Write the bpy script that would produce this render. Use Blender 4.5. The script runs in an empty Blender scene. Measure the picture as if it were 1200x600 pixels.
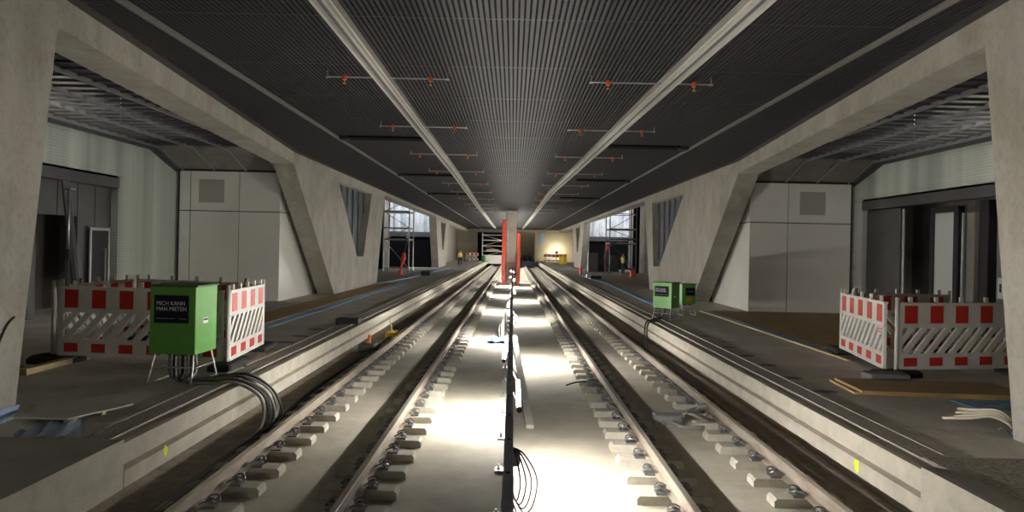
import bpy, math, random
from mathutils import Vector, Matrix
random.seed(7)
sc = bpy.context.scene
C = sc.collection
PI = math.pi
# ------------------------------------------------------------------ camera frame
EYE = Vector((-0.05, 0.0, 2.80)); F = 800.0; VX, VY = 601.0, 291.0; TH = 0.021
P = 0.85            # platform level (rail top .30, track slab 0)
ZC = 5.70           # underside of the main ceiling
def W(px, py, z=None, Y=None, X=None):
    dx, dy = px - VX, py - VY
    u = dx + TH * dy; v = dy - TH * dx
    if z is not None: Y = F * (EYE.z - z) / v
    elif X is not None: Y = F * (X - EYE.x) / u
    return Vector((EYE.x + u / F * Y, Y, EYE.z - v / F * Y))
cd = bpy.data.cameras.new('camera'); cam = bpy.data.objects.new('camera', cd); C.objects.link(cam)
cam.matrix_world = Matrix.Translation(EYE) @ Matrix.Rotation(PI / 2, 4, 'X') @ Matrix.Rotation(TH, 4, 'Z')
cd.sensor_width = 36; cd.lens = 24.0; cd.shift_x = -1 / 1200; cd.shift_y = -9 / 1200
cd.clip_start = 0.05; cd.clip_end = 400
sc.camera = cam

# ------------------------------------------------------------------ materials
M = {}
def mat(name, col, rough=0.6, metal=0.0, col2=None, scale=3.0, detail=6.0, bump=0.0, bscale=40.0,
        emit=0.0, ecol=None, stretch=None, alpha=None, lo=0.35, hi=0.65, spec=None):
    m = bpy.data.materials.new(name); m.use_nodes = True
    nt = m.node_tree; b = nt.nodes['Principled BSDF']
    b.inputs['Base Color'].default_value = (*col, 1); b.inputs['Roughness'].default_value = rough
    b.inputs['Metallic'].default_value = metal
    if spec is not None: b.inputs['Specular IOR Level'].default_value = spec
    geo = nt.nodes.new('ShaderNodeNewGeometry'); src = geo.outputs['Position']
    if stretch:
        mp = nt.nodes.new('ShaderNodeMapping'); mp.inputs['Scale'].default_value = stretch
        nt.links.new(src, mp.inputs['Vector']); src = mp.outputs['Vector']
    if col2 is not None:
        n = nt.nodes.new('ShaderNodeTexNoise'); n.inputs['Scale'].default_value = scale; n.inputs['Detail'].default_value = detail
        n.inputs['Roughness'].default_value = 0.65
        r = nt.nodes.new('ShaderNodeValToRGB')
        r.color_ramp.elements[0].position = lo; r.color_ramp.elements[1].position = hi
        r.color_ramp.elements[0].color = (*col, 1); r.color_ramp.elements[1].color = (*col2, 1)
        nt.links.new(src, n.inputs['Vector']); nt.links.new(n.outputs['Fac'], r.inputs['Fac'])
        nt.links.new(r.outputs['Color'], b.inputs['Base Color'])
    if bump:
        n2 = nt.nodes.new('ShaderNodeTexNoise'); n2.inputs['Scale'].default_value = bscale; n2.inputs['Detail'].default_value = 4
        bp = nt.nodes.new('ShaderNodeBump'); bp.inputs['Strength'].default_value = bump; bp.inputs['Distance'].default_value = 0.02
        nt.links.new(src, n2.inputs['Vector']); nt.links.new(n2.outputs['Fac'], bp.inputs['Height'])
        nt.links.new(bp.outputs['Normal'], b.inputs['Normal'])
    if emit:
        b.inputs['Emission Color'].default_value = (*(ecol or col), 1); b.inputs['Emission Strength'].default_value = emit
    if alpha is not None: b.inputs['Alpha'].default_value = alpha
    M[name] = m
    return m
mat('slab', (.45, .42, .345), .8, col2=(.35, .32, .26), scale=1.3, bump=.25, bscale=25)
mat('sleeper', (.46, .43, .36), .8, col2=(.36, .34, .29), scale=9, bump=.15, bscale=60)
mat('soil', (.25, .21, .17), .95, col2=(.40, .35, .28), scale=6, bump=.8, bscale=30)
mat('ledge', (.45, .39, .31), .85, col2=(.33, .28, .23), scale=5, bump=.3)
mat('kerb', (.52, .48, .40), .8, col2=(.40, .37, .31), scale=4, bump=.2, bscale=40)
mat('platform', (.52, .49, .44), .75, col2=(.68, .64, .57), scale=1.1, bump=.25, bscale=20)
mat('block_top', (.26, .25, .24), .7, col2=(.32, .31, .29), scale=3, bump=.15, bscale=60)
mat('gravel', (.17, .155, .13), .95, col2=(.45, .41, .35), scale=28, bump=1.0, bscale=45)
mat('mortar', (.45, .42, .36), .85, col2=(.30, .28, .24), scale=10, bump=.4)
mat('wall', (.44, .415, .37), .68, col2=(.33, .31, .275), scale=.9, bump=.10, bscale=12, lo=.3, hi=.7, stretch=(1, 1, .45))
mat('bay_concrete', (.36, .34, .30), .8, col2=(.28, .26, .23), scale=1.2)
mat('end_wall', (.48, .43, .33), .8, col2=(.40, .36, .28), scale=.6)
mat('ceil_slat', (.027, .025, .028), .6, .0, spec=.15)
mat('ceil_dark', (.008, .008, .009), .9, spec=.05)
mat('ceil_panel', (.03, .029, .03), .6, .0, col2=(.038, .036, .038), scale=.5)
mat('alu', (.56, .54, .49), .5, .3, col2=(.46, .44, .40), scale=1.2, stretch=(1, .2, 1))
mat('alu_dim', (.22, .21, .195), .5, .2)
mat('galv', (.42, .43, .44), .42, .8)
mat('steel_dark', (.10, .10, .115), .5, .4)
mat('rail_blue', (.30, .30, .36), .5, .3)
mat('black', (.012, .012, .014), .6)
mat('rubber', (.03, .03, .032), .8)
mat('grey_rubber', (.17, .17, .18), .8, bump=.3)
mat('rail_side', (.24, .19, .15), .7, .2, col2=(.36, .32, .27), scale=7, stretch=(1, .25, 1))
mat('rail_head', (.55, .50, .44), .33, .7, col2=(.45, .39, .32), scale=5, stretch=(1, .2, 1))
mat('clip', (.20, .20, .21), .4, .7)
mat('tube', (1, .97, .88), .5, emit=200.0, ecol=(1, .96, .87))
mat('lamp_white', (.75, .75, .72), .4)
mat('white_plastic', (.80, .78, .73), .45, col2=(.72, .70, .65), scale=4)
mat('red_reflect', (.62, .035, .02), .35)
mat('white_reflect', (.72, .71, .68), .35)
mat('green', (.12, .38, .06), .38, col2=(.105, .34, .05), scale=6)
mat('green_dark', (.04, .12, .025), .5)
mat('sign_navy', (.014, .018, .03), .8, spec=.15)
mat('sign_text', (.72, .74, .76), .6)
mat('sign_line', (.25, .27, .3), .5)
mat('orange', (.75, .22, .02), .5)
mat('panel_white', (.80, .78, .73), .28, .0, col2=(.75, .73, .69), scale=.7)
mat('panel_grille', (.40, .385, .36), .6)
mat('glass_wall', (.40, .44, .40), .35)
mat('dark_metal', (.10, .095, .10), .45, .5, col2=(.13, .125, .13), scale=1)
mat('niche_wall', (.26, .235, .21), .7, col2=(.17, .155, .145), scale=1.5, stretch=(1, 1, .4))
mat('door_white', (.55, .57, .56), .45)
mat('ply', (.44, .28, .11), .65, col2=(.33, .21, .09), scale=3, stretch=(.3, 3, 1))
mat('timber', (.58, .47, .28), .7, col2=(.48, .37, .2), scale=5)
mat('grey_board', (.46, .45, .42), .7, col2=(.54, .53, .49), scale=3)
mat('blue_film', (.10, .36, .72), .4, col2=(.16, .46, .82), scale=8, bump=.5, bscale=9)
mat('cable', (.025, .024, .026), .6)
mat('cable_grey', (.20, .195, .185), .5)
mat('conduit', (.60, .54, .43), .5)
mat('red_paint', (.80, .10, .05), .5, col2=(.68, .08, .04), scale=3)
mat('red_sprinkler', (.75, .10, .03), .4)
mat('brass', (.65, .42, .15), .35, .7)
mat('yellow', (.80, .55, .03), .5)
mat('neon', (.72, .88, .03), .6)
mat('hivis', (.80, .85, .05), .55, emit=0)
mat('hivis_orange', (.9, .22, .03), .55)
mat('reflective', (.8, .8, .8), .3)
mat('navy_cloth', (.025, .028, .04), .8)
mat('skin', (.55, .33, .23), .55)
mat('hair', (.05, .035, .025), .7)
mat('helmet', (.75, .75, .7), .35)
mat('sheet', (.72, .74, .76), .6, col2=(.42, .45, .48), scale=1.5, stretch=(1.5, 1, .6))
mat('pale_film', (.26, .38, .55), .35, col2=(.34, .46, .62), scale=8, bump=.5, bscale=9)
mat('blue_tarp', (.008, .011, .022), .7)
mat('green_bag', (.03, .22, .05), .6)
mat('flood', (1, .95, .8), .5, emit=90, ecol=(1, .9, .66))
mat('sign_blue', (.3, .45, .6), .5)
# glass pane: mix of transparent and glossy
def glass(name, tint, fac):
    m = bpy.data.materials.new(name); m.use_nodes = True; nt = m.node_tree; nt.nodes.clear()
    o = nt.nodes.new('ShaderNodeOutputMaterial'); t = nt.nodes.new('ShaderNodeBsdfTransparent'); g = nt.nodes.new('ShaderNodeBsdfGlossy')
    x = nt.nodes.new('ShaderNodeMixShader'); t.inputs[0].default_value = (*tint, 1); g.inputs[0].default_value = (.8, .85, .9, 1); g.inputs[1].default_value = .08
    x.inputs[0].default_value = fac; nt.links.new(t.outputs[0], x.inputs[1]); nt.links.new(g.outputs[0], x.inputs[2]); nt.links.new(x.outputs[0], o.inputs[0]); M[name] = m
mat('pane', (.19, .225, .25), .22, alpha=.8)
M['pane'].node_tree.nodes['Principled BSDF'].inputs['IOR'].default_value = 1.5
def concrete(m, jz=2.45):
    nt = M[m].node_tree; b = nt.nodes['Principled BSDF']; src = b.inputs['Base Color'].links[0].from_socket
    geo = nt.nodes.new('ShaderNodeNewGeometry')
    def noise(scale, st, lo, hi, c0, prev):
        mp = nt.nodes.new('ShaderNodeMapping'); mp.inputs['Scale'].default_value = st; n = nt.nodes.new('ShaderNodeTexNoise'); n.inputs['Scale'].default_value = scale; n.inputs['Detail'].default_value = 8
        r = nt.nodes.new('ShaderNodeValToRGB'); r.color_ramp.elements[0].position = lo; r.color_ramp.elements[1].position = hi; r.color_ramp.elements[0].color = (c0, c0 * .985, c0 * .95, 1); r.color_ramp.elements[1].color = (1, 1, 1, 1)
        x = nt.nodes.new('ShaderNodeMix'); x.data_type = 'RGBA'; x.blend_type = 'MULTIPLY'; x.inputs[0].default_value = 1
        nt.links.new(geo.outputs['Position'], mp.inputs['Vector']); nt.links.new(mp.outputs['Vector'], n.inputs['Vector']); nt.links.new(n.outputs['Fac'], r.inputs['Fac'])
        nt.links.new(prev, x.inputs[6]); nt.links.new(r.outputs['Color'], x.inputs[7]); return x.outputs[2]
    a = noise(3.0, (1, 1, .22), .38, .62, .92, src)
    a = noise(14, (1, 1, 1), .30, .52, .86, a)
    a = noise(1.6, (1, 1, .8), .42, .5, .88, a)
    nt.links.new(a, b.inputs['Base Color'])
concrete('wall')
# ribbed translucent-looking glass wall: horizontal ribs + soft vertical panel joints
def ribs():
    m = M['glass_wall']; nt = m.node_tree; b = nt.nodes['Principled BSDF']
    geo = nt.nodes.new('ShaderNodeNewGeometry'); w = nt.nodes.new('ShaderNodeTexWave'); w.wave_type = 'BANDS'; w.bands_direction = 'Z'
    w.inputs['Scale'].default_value = 4.2; w.inputs['Distortion'].default_value = 0
    bp = nt.nodes.new('ShaderNodeBump'); bp.inputs['Strength'].default_value = .25; bp.inputs['Distance'].default_value = .02
    nt.links.new(geo.outputs['Position'], w.inputs['Vector']); nt.links.new(w.outputs['Fac'], bp.inputs['Height']); nt.links.new(bp.outputs['Normal'], b.inputs['Normal'])
    n = nt.nodes.new('ShaderNodeTexNoise'); n.inputs['Scale'].default_value = 1.0; mp = nt.nodes.new('ShaderNodeMapping'); mp.inputs['Scale'].default_value = (1, 1.6, .03)
    r = nt.nodes.new('ShaderNodeValToRGB'); r.color_ramp.elements[0].position = .3; r.color_ramp.elements[1].position = .7
    r.color_ramp.elements[0].color = (.36, .40, .36, 1); r.color_ramp.elements[1].color = (.64, .68, .61, 1)
    nt.links.new(geo.outputs['Position'], mp.inputs['Vector']); nt.links.new(mp.outputs['Vector'], n.inputs['Vector']); nt.links.new(n.outputs['Fac'], r.inputs['Fac'])
    mx = nt.nodes.new('ShaderNodeMix'); mx.data_type = 'RGBA'; mx.blend_type = 'MULTIPLY'; mx.inputs[0].default_value = .14
    nt.links.new(r.outputs['Color'], mx.inputs[6]); nt.links.new(w.outputs['Color'], mx.inputs[7]); nt.links.new(mx.outputs[2], b.inputs['Base Color'])
ribs()

# ------------------------------------------------------------------ mesh builder
class MB:
    def __init__(s): s.v = []; s.f = []; s.m = []
    def quad(s, pts, mi=0):
        i = len(s.v); s.v += [Vector(p) for p in pts]; s.f.append(tuple(range(i, i + len(pts)))); s.m.append(mi)
    def box(s, x0, x1, y0, y1, z0, z1, mi=0, xf=None):
        i = len(s.v)
        c = [Vector(p) for p in ((x0, y0, z0), (x1, y0, z0), (x1, y1, z0), (x0, y1, z0), (x0, y0, z1), (x1, y0, z1), (x1, y1, z1), (x0, y1, z1))]
        if xf: c = [xf @ p for p in c]
        s.v += c
        for f in ((0, 3, 2, 1), (4, 5, 6, 7), (0, 1, 5, 4), (1, 2, 6, 5), (2, 3, 7, 6), (3, 0, 4, 7)):
            s.f.append(tuple(i + k for k in f)); s.m.append(mi)
        return s
    def bbox(s, x0, x1, y0, y1, z0, z1, ch=.01, mi=0):     # box with chamfered vertical + top edges
        pl = [(x0 + ch, y0), (x1 - ch, y0), (x1, y0 + ch), (x1, y1 - ch), (x1 - ch, y1), (x0 + ch, y1), (x0, y1 - ch), (x0, y0 + ch)]
        cx, cy = (x0 + x1) / 2, (y0 + y1) / 2
        def ins(p): return (p[0] - math.copysign(ch, p[0] - cx), p[1] - math.copysign(ch, p[1] - cy))
        i = len(s.v); n = 8
        s.v += [Vector((*p, z0)) for p in pl] + [Vector((*p, z1 - ch)) for p in pl] + [Vector((*ins(p), z1)) for p in pl]
        s.f.append(tuple(i + k for k in reversed(range(n)))); s.m.append(mi)
        for r in (0, n):
            for k in range(n):
                s.f.append((i + r + k, i + r + (k + 1) % n, i + r + n + (k + 1) % n, i + r + n + k)); s.m.append(mi)
        s.f.append(tuple(i + 2 * n + k for k in range(n))); s.m.append(mi)
        return s
    def prism(s, poly, fn0, fn1, mi=0):                    # polygon swept between two mappings
        i = len(s.v); n = len(poly)
        s.v += [Vector(fn0(*p)) for p in poly] + [Vector(fn1(*p)) for p in poly]
        s.f.append(tuple(i + k for k in range(n))); s.m.append(mi)
        s.f.append(tuple(i + n + k for k in reversed(range(n)))); s.m.append(mi)
        for k in range(n):
            k2 = (k + 1) % n; s.f.append((i + k2, i + k, i + n + k, i + n + k2)); s.m.append(mi)
        return s
    def tube(s, pts, r, n=8, mi=0, closed=False, cap=True):
        pts = [Vector(p) for p in pts]; N = len(pts); i = len(s.v)
        rs = r if isinstance(r, (list, tuple)) else [r] * N
        up = None
        for k, p in enumerate(pts):
            a = pts[(k - 1) % N] if (closed or k > 0) else p; b = pts[(k + 1) % N] if (closed or k < N - 1) else p
            t = (b - a).normalized()
            if up is None:
                up = Vector((0, 0, 1)) if abs(t.z) < .9 else Vector((1, 0, 0))
            sd = t.cross(up)
            if sd.length < 1e-4: sd = t.cross(Vector((0, 1, .3)))
            sd.normalize(); u2 = sd.cross(t).normalized(); up = u2
            for q in range(n):
                an = 2 * PI * q / n; s.v.append(p + (sd * math.cos(an) + u2 * math.sin(an)) * rs[k])
        for k in range(N if closed else N - 1):
            k2 = (k + 1) % N
            for q in range(n):
                s.f.append((i + k * n + q, i + k * n + (q + 1) % n, i + k2 * n + (q + 1) % n, i + k2 * n + q)); s.m.append(mi)
        if cap and not closed:
            s.f.append(tuple(i + q for q in reversed(range(n)))); s.m.append(mi)
            s.f.append(tuple(i + (N - 1) * n + q for q in range(n))); s.m.append(mi)
        return s
    def cyl(s, p0, p1, r, n=10, mi=0): return s.tube([p0, p1], r, n, mi)
    def build(s, name, mats, parent=None, smooth=False, base=None):
        if not isinstance(mats, (list, tuple)): mats = [mats]
        me = bpy.data.meshes.new(name)
        off = Vector((0, 0, 0))
        if parent is None and base is not False:
            xs = [p.x for p in s.v]; ys = [p.y for p in s.v]; zs = [p.z for p in s.v]
            off = Vector(((min(xs) + max(xs)) / 2, (min(ys) + max(ys)) / 2, min(zs)))
        me.from_pydata([tuple(p - off) for p in s.v], [], s.f)
        for m in mats: me.materials.append(M[m])
        for p, mi in zip(me.polygons, s.m): p.material_index = mi; p.use_smooth = smooth
        me.update()
        import bmesh
        bm = bmesh.new(); bm.from_mesh(me); bmesh.ops.recalc_face_normals(bm, faces=bm.faces); bm.to_mesh(me); bm.free()
        o = bpy.data.objects.new(name, me); C.objects.link(o); o.location = off
        if parent: o.parent = parent
        return o
def spline(pts, k=6):
    pts = [Vector(p) for p in pts]; out = []
    for i in range(len(pts) - 1):
        p0 = pts[max(i - 1, 0)]; p1 = pts[i]; p2 = pts[i + 1]; p3 = pts[min(i + 2, len(pts) - 1)]
        for j in range(k):
            t = j / k
            out.append(.5 * ((2 * p1) + (p2 - p0) * t + (2 * p0 - 5 * p1 + 4 * p2 - p3) * t * t + (3 * p1 - p0 - 3 * p2 + p3) * t ** 3))
    out.append(pts[-1]); return out
def tag(o, label, cat, group=None, kind=None):
    o['label'] = label; o['category'] = cat
    if group: o['group'] = group
    if kind: o['kind'] = kind
    return o
def thing(name, label, cat, loc=(0, 0, 0), rz=0, group=None):
    o = bpy.data.objects.new(name, None); C.objects.link(o); o.empty_display_size = .2
    o.location = loc; o.rotation_euler = (0, 0, rz)
    return tag(o, label, cat, group)
def struct(o, label=None):
    o['kind'] = 'structure'
    if label: o['label'] = label
    return o
def copytree(o, parent=None):
    c = o.copy(); C.objects.link(c)
    if parent: c.parent = parent
    for ch in list(o.children): copytree(ch, c)
    return c
def text_mesh(name, txt, size, m, parent, loc, rot, bold=.0):
    cu = bpy.data.curves.new(name, 'FONT'); cu.body = txt; cu.size = size; cu.extrude = .0015; cu.offset = bold
    cu.align_x = 'LEFT'; cu.space_line = .95
    t = bpy.data.objects.new(name, cu); C.objects.link(t)
    bpy.context.view_layer.update()
    dg = bpy.context.evaluated_depsgraph_get()
    me = bpy.data.meshes.new_from_object(t.evaluated_get(dg))
    bpy.data.objects.remove(t); me.materials.clear(); me.materials.append(M[m])
    o = bpy.data.objects.new(name, me); C.objects.link(o); o.parent = parent; o.location = loc; o.rotation_euler = rot
    return o

YE = 105.0     # far end wall
# ================================================================== SETTING
b = MB(); b.box(-3.36, 3.36, -8, YE + 14, -.3, .02); struct(b.build('floor', 'slab'), 'pale concrete track slab')
for s, nm in ((-1, 'left'), (1, 'right')):
    b = MB(); b.box(*sorted((s * 3.36, s * 4.32)), -8, YE + 14, -.3, .08 if s < 0 else -.02); struct(b.build('trim_channel_' + nm, 'soil'), 'dark gritty channel beside the %s track' % nm)
    if s > 0:
        b = MB(); b.box(3.62, 3.90, -8, YE, -.02, .17); struct(b.build('trim_channel_ledge', 'ledge'), 'brown concrete upstand in the channel of the right track')
    b = MB(); b.box(*sorted((s * 4.32, s * 13.2)), -8, YE, -.3, .45); b.box(*sorted((s * 3.95, s * 13.2)), -8, YE, .45, P)
    struct(b.build('platform_' + nm, 'platform'), 'unfinished concrete platform on the %s' % nm)
    # kerb: upper face, groove, lower face
    k = MB()
    pr = [(3.74, P), (3.74, .665), (3.80, .645), (3.80, .61), (3.72, .595), (3.72, .43), (3.95, .43), (3.95, P - .03), (3.80, P)]
    y0 = 6.53 if s < 0 else 6.2
    k.prism(pr, lambda x, z: (s * x, y0, z), lambda x, z: (s * x, YE, z))
    struct(k.build('kerb_' + nm, 'kerb'), 'pale grooved concrete platform edge on the %s' % nm)
    k = MB(); k.box(*sorted((s * 3.95, s * 4.22)), y0, YE, P, P + .006); struct(k.build('trim_rough_' + nm, 'gravel'))
    k = MB(); yy = y0 + .5
    while yy < 60:
        L = random.uniform(1.5, 3.2); a = 4.22 + random.uniform(-.01, .01); w = random.uniform(.05, .09)
        k.box(*sorted((s * a, s * (a + w))), yy, yy + L, P, P + random.uniform(.012, .022)); yy += L + (random.random() < .25) * random.uniform(.1, .5)
    struct(k.build('trim_mortar_' + nm, 'mortar'), 'pale mortar strip along the %s platform edge' % nm)
    # near raised block
    k = MB()
    if s < 0:
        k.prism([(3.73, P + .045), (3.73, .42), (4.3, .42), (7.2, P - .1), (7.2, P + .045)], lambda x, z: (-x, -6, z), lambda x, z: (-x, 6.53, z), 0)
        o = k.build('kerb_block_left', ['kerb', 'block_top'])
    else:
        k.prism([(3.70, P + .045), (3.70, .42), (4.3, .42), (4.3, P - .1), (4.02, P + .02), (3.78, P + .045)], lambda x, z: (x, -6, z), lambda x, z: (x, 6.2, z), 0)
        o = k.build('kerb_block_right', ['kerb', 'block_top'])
        b2 = MB(); b2.box(3.95, 5.2, -6, 6.6, P, P + .02); struct(b2.build('trim_asphalt_right', 'gravel'), 'dark rough asphalt by the near right platform edge')
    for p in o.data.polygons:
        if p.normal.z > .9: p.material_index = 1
    struct(o, 'smooth cast concrete edge block nearest the camera on the %s' % nm)

# -- V-shaped concrete walls
def wx(Y):                                    # lateral distance of the inner wall face
    return 5.5 + (Y - 8.14) * 1.5 / 13.36 if Y < 21.5 else 7.0
TK = .65
def wall(s, nm, v1, v2):
    b = MB()
    f0 = lambda Y, z: (s * wx(Y), Y, z); f1 = lambda Y, z: (s * (wx(Y) + TK), Y, z)
    T = 6.4
    def ring(bl, br, tr, tl, I):
        O = [bl, br, tr, tl]
        for k in range(4):
            k2 = (k + 1) % 4
            q = [O[k], O[k2], I[k2], I[k]]
            b.quad([f0(*p) for p in q]); b.quad([f1(*p) for p in q])
            b.quad([f0(*I[k]), f0(*I[k2]), f1(*I[k2]), f1(*I[k])])
        for k in (0, 1, 3):
            k2 = (k + 1) % 4; b.quad([f0(*O[k]), f0(*O[k2]), f1(*O[k2]), f1(*O[k])])
    b.prism([(2.5, P), (7.4, P), (8.14, ZC - .05), (8.25, T), (1.5, T)], f0, f1)               # leaning near pillar
    b.prism([(8.05, 5.31), (21.5, 5.31), (21.5, T), (8.25, T)], f0, f1)                          # beam
    ring((26.7, P), (35.0, P), (36.8, 5.5), (21.5, 5.31), v1)
    b.prism([(21.5, 5.31), (36.8, 5.5), (36.8, T), (21.5, T)], f0, f1)
    y2 = v2[0]
    b.prism([(36.8, 5.5), (y2, 5.5), (y2, T), (36.8, T)], f0, f1)
    ring((y2 + 3, P), (y2 + 10, P), (y2 + 13, 5.4), (y2, 5.5), [(y2 + 6.3, 2.5), (y2 + 7, 2.5), (y2 + 9, 5.2), (y2 + 4, 5.2)])
    b.prism([(y2, 5.5), (y2 + 13, 5.4), (y2 + 13, T), (y2, T)], f0, f1)
    b.prism([(y2 + 13, 5.25), (YE, 5.25), (YE, T), (y2 + 13, T)], f0, f1)
    return struct(b.build('wall_' + nm, 'wall'), 'bare concrete wall of slanted V-shaped piers on the %s' % nm)
HL = [(30.5, 2.29), (31.8, 2.28), (33.4, 5.33), (27.0, 5.29)]
HR = [(32.8, 2.08), (34.2, 2.05), (34.8, 5.25), (28.4, 5.2)]
wall(-1, 'left', HL, (61.3,)); wall(1, 'right', HR, (68.0,))
# windows in the V walls
for s, H, n in ((-1, HL, 1), (1, HR, 2)):
    r = bpy.data.objects.new('window_%d' % n, None); C.objects.link(r); r['kind'] = 'structure'; r['label'] = 'slanted glazed opening with dark mullions in the %s concrete wall' % ('left' if s < 0 else 'right')
    X = s * 7.30
    b = MB(); b.prism([(y, z) for y, z in H], lambda y, z: (X, y, z), lambda y, z: (X + s * .02, y, z)); b.build('pane', 'pane', r)
    for k in range(6):
        t = (k + .5) / 6; y = H[3][0] + (H[2][0] - H[3][0]) * t
        # bottom of the mullion on the slanted frame
        if y < H[0][0]: tt = (y - H[3][0]) / (H[0][0] - H[3][0]); zb = H[3][1] + (H[0][1] - H[3][1]) * tt
        elif y > H[1][0]: tt = (y - H[1][0]) / (H[2][0] - H[1][0]); zb = H[1][1] + (H[2][1] - H[1][1]) * tt
        else: zb = H[0][1]
        b = MB(); b.box(*sorted((X - s * .05, X + s * .04)), y - .05, y + .05, zb, 5.3); b.build('mullion', 'steel_dark', r)

# -- ceiling: dark ribbed metal slats
b = MB(); pitch = .072; x = -6.98
def ystart(ax):
    return 2.0 if ax < 5.0 else 8.14 + (ax - 5.5) * 13.36 / 1.5 + .1
while x < 6.98:
    if abs(abs(x) - 4.86) > .07:
        y0 = ystart(abs(x) + .03)
        b.box(x - .022, x + .022, max(y0, 1.5), YE, ZC, ZC + .03)
    x += pitch
struct(b.build('ceiling', 'ceil_slat'), 'dark ceiling of narrow ribbed metal slats')
for s, nm in ((-1, 'left'), (1, 'right')):
    b = MB(); b.prism([(wx(2.0) - .16, 2.0), (wx(21.5) - .16, 21.5), (6.84, YE), (7.02, YE), (7.02, 21.4), (wx(2.0) + .02, 2.0)], lambda x, y: (s * x, y, ZC - .012), lambda x, y: (s * x, y, ZC + .03))
    struct(b.build('trim_border_' + nm, 'ceil_panel'), 'plain dark border strip of the ceiling along the %s wall' % nm)
b = MB(); b.prism([(-5.2, 1.5), (5.2, 1.5), (7.2, 21.8), (7.2, YE), (-7.2, YE), (-7.2, 21.8)], lambda x, y: (x, y, ZC + .05), lambda x, y: (x, y, ZC + .12))
struct(b.build('ceiling_backing', 'ceil_dark'))
b = MB(); b.box(-7.6, 7.6, 1.0, YE, ZC + .75, ZC + .85); struct(b.build('ceiling_slab', 'bay_concrete'))
b = MB()
yj = 4.0
while yj < YE:
    b.box(-4.78, 4.78, yj, yj + .02, ZC - .002, ZC + .01); yj += 2.32
struct(b.build('trim_ceiling_joints', 'ceil_panel'), 'cross joints between the ceiling panels')
for s, nm in ((-1, 'left'), (1, 'right')):
    b = MB()
    b.box(*sorted((s * 4.80, s * 4.83)), 2, YE, ZC - .03, ZC + .05); b.box(*sorted((s * 4.90, s * 4.915)), 2, YE, ZC - .012, ZC + .05)
    yq = 3.0
    while yq < YE:
        b.box(*sorted((s * 4.83, s * 4.90)), yq, yq + .08, ZC - .01, ZC + .04); yq += 2.9
    struct(b.build('trim_ceiling_' + nm, 'alu_dim'), 'thin metal edge strip along the %s of the ceiling' % nm)

# -- bays behind the openings
XB = 11.35
for s, nm in ((-1, 'left'), (1, 'right')):
    n0, n1 = (-2, 19.5) if s < 0 else (-2, 22.3)
    zl = 4.28
    b = MB(); xa, xb = sorted((s * XB, s * (XB + .2)))
    b.box(xa, xb, -2, 23, zl + .28, 5.62); b.box(xa, xb, n1, 23, P, zl + .28)
    struct(b.build('wall_back_' + nm, 'glass_wall'), 'pale greenish ribbed glass wall behind the %s platform' % nm)
    b = MB(); b.box(*sorted((s * (XB - .03), s * (XB + .25))), -2, n1, zl, zl + .28)
    struct(b.build('trim_lintel_' + nm, 'dark_metal'), 'dark metal lintel above the %s recess' % nm)
    b = MB(); b.box(*sorted((s * (XB - .06), s * (XB + .25))), -2, 23, 5.62, 5.86); b.prism([(21.1, 5.62), (22.85, 5.10), (22.85, 5.62)], lambda y, z: (s * (XB - .06), y, z), lambda y, z: (s * XB, y, z))
    struct(b.build('trim_head_' + nm, 'steel_dark'), 'dark channel on top of the %s glass wall' % nm)
    b = MB(); b.box(*sorted((s * XB, s * (XB + .3))), -2, 36.8, 5.86, 7.6); b.box(*sorted((s * XB, s * (XB + .3))), 23, 36.8, P, 5.86)
    b.box(*sorted((s * (XB + .25), s * 13.2)), n1, n1 + .2, P, zl + .3)
    struct(b.build('wall_upper_' + nm, 'bay_concrete'))
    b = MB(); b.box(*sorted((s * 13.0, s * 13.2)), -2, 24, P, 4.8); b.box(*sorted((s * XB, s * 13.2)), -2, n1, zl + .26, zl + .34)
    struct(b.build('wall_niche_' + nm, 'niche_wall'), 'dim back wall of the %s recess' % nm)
    b = MB(); b.box(*sorted((s * 5.6, s * 13.2)), -2, 78 + (6 if s > 0 else 0), 7.5, 7.7); struct(b.build('ceiling_bay_' + nm, 'bay_concrete'))
    # bay end closures
    b = MB(); b.box(*sorted((s * 5.5, s * 13.2)), -2.2, -2, 0, 7.6); b.box(*sorted((s * 7.0, s * 7.2)), -2, YE, 6.4, 7.6); struct(b.build('wall_side_' + nm, 'bay_concrete'))
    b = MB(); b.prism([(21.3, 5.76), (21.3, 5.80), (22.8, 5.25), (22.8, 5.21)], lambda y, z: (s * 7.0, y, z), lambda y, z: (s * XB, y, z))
    struct(b.build('trim_slope_' + nm, 'niche_wall'), 'sloping board soffit above the %s panelled room' % nm)

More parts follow.
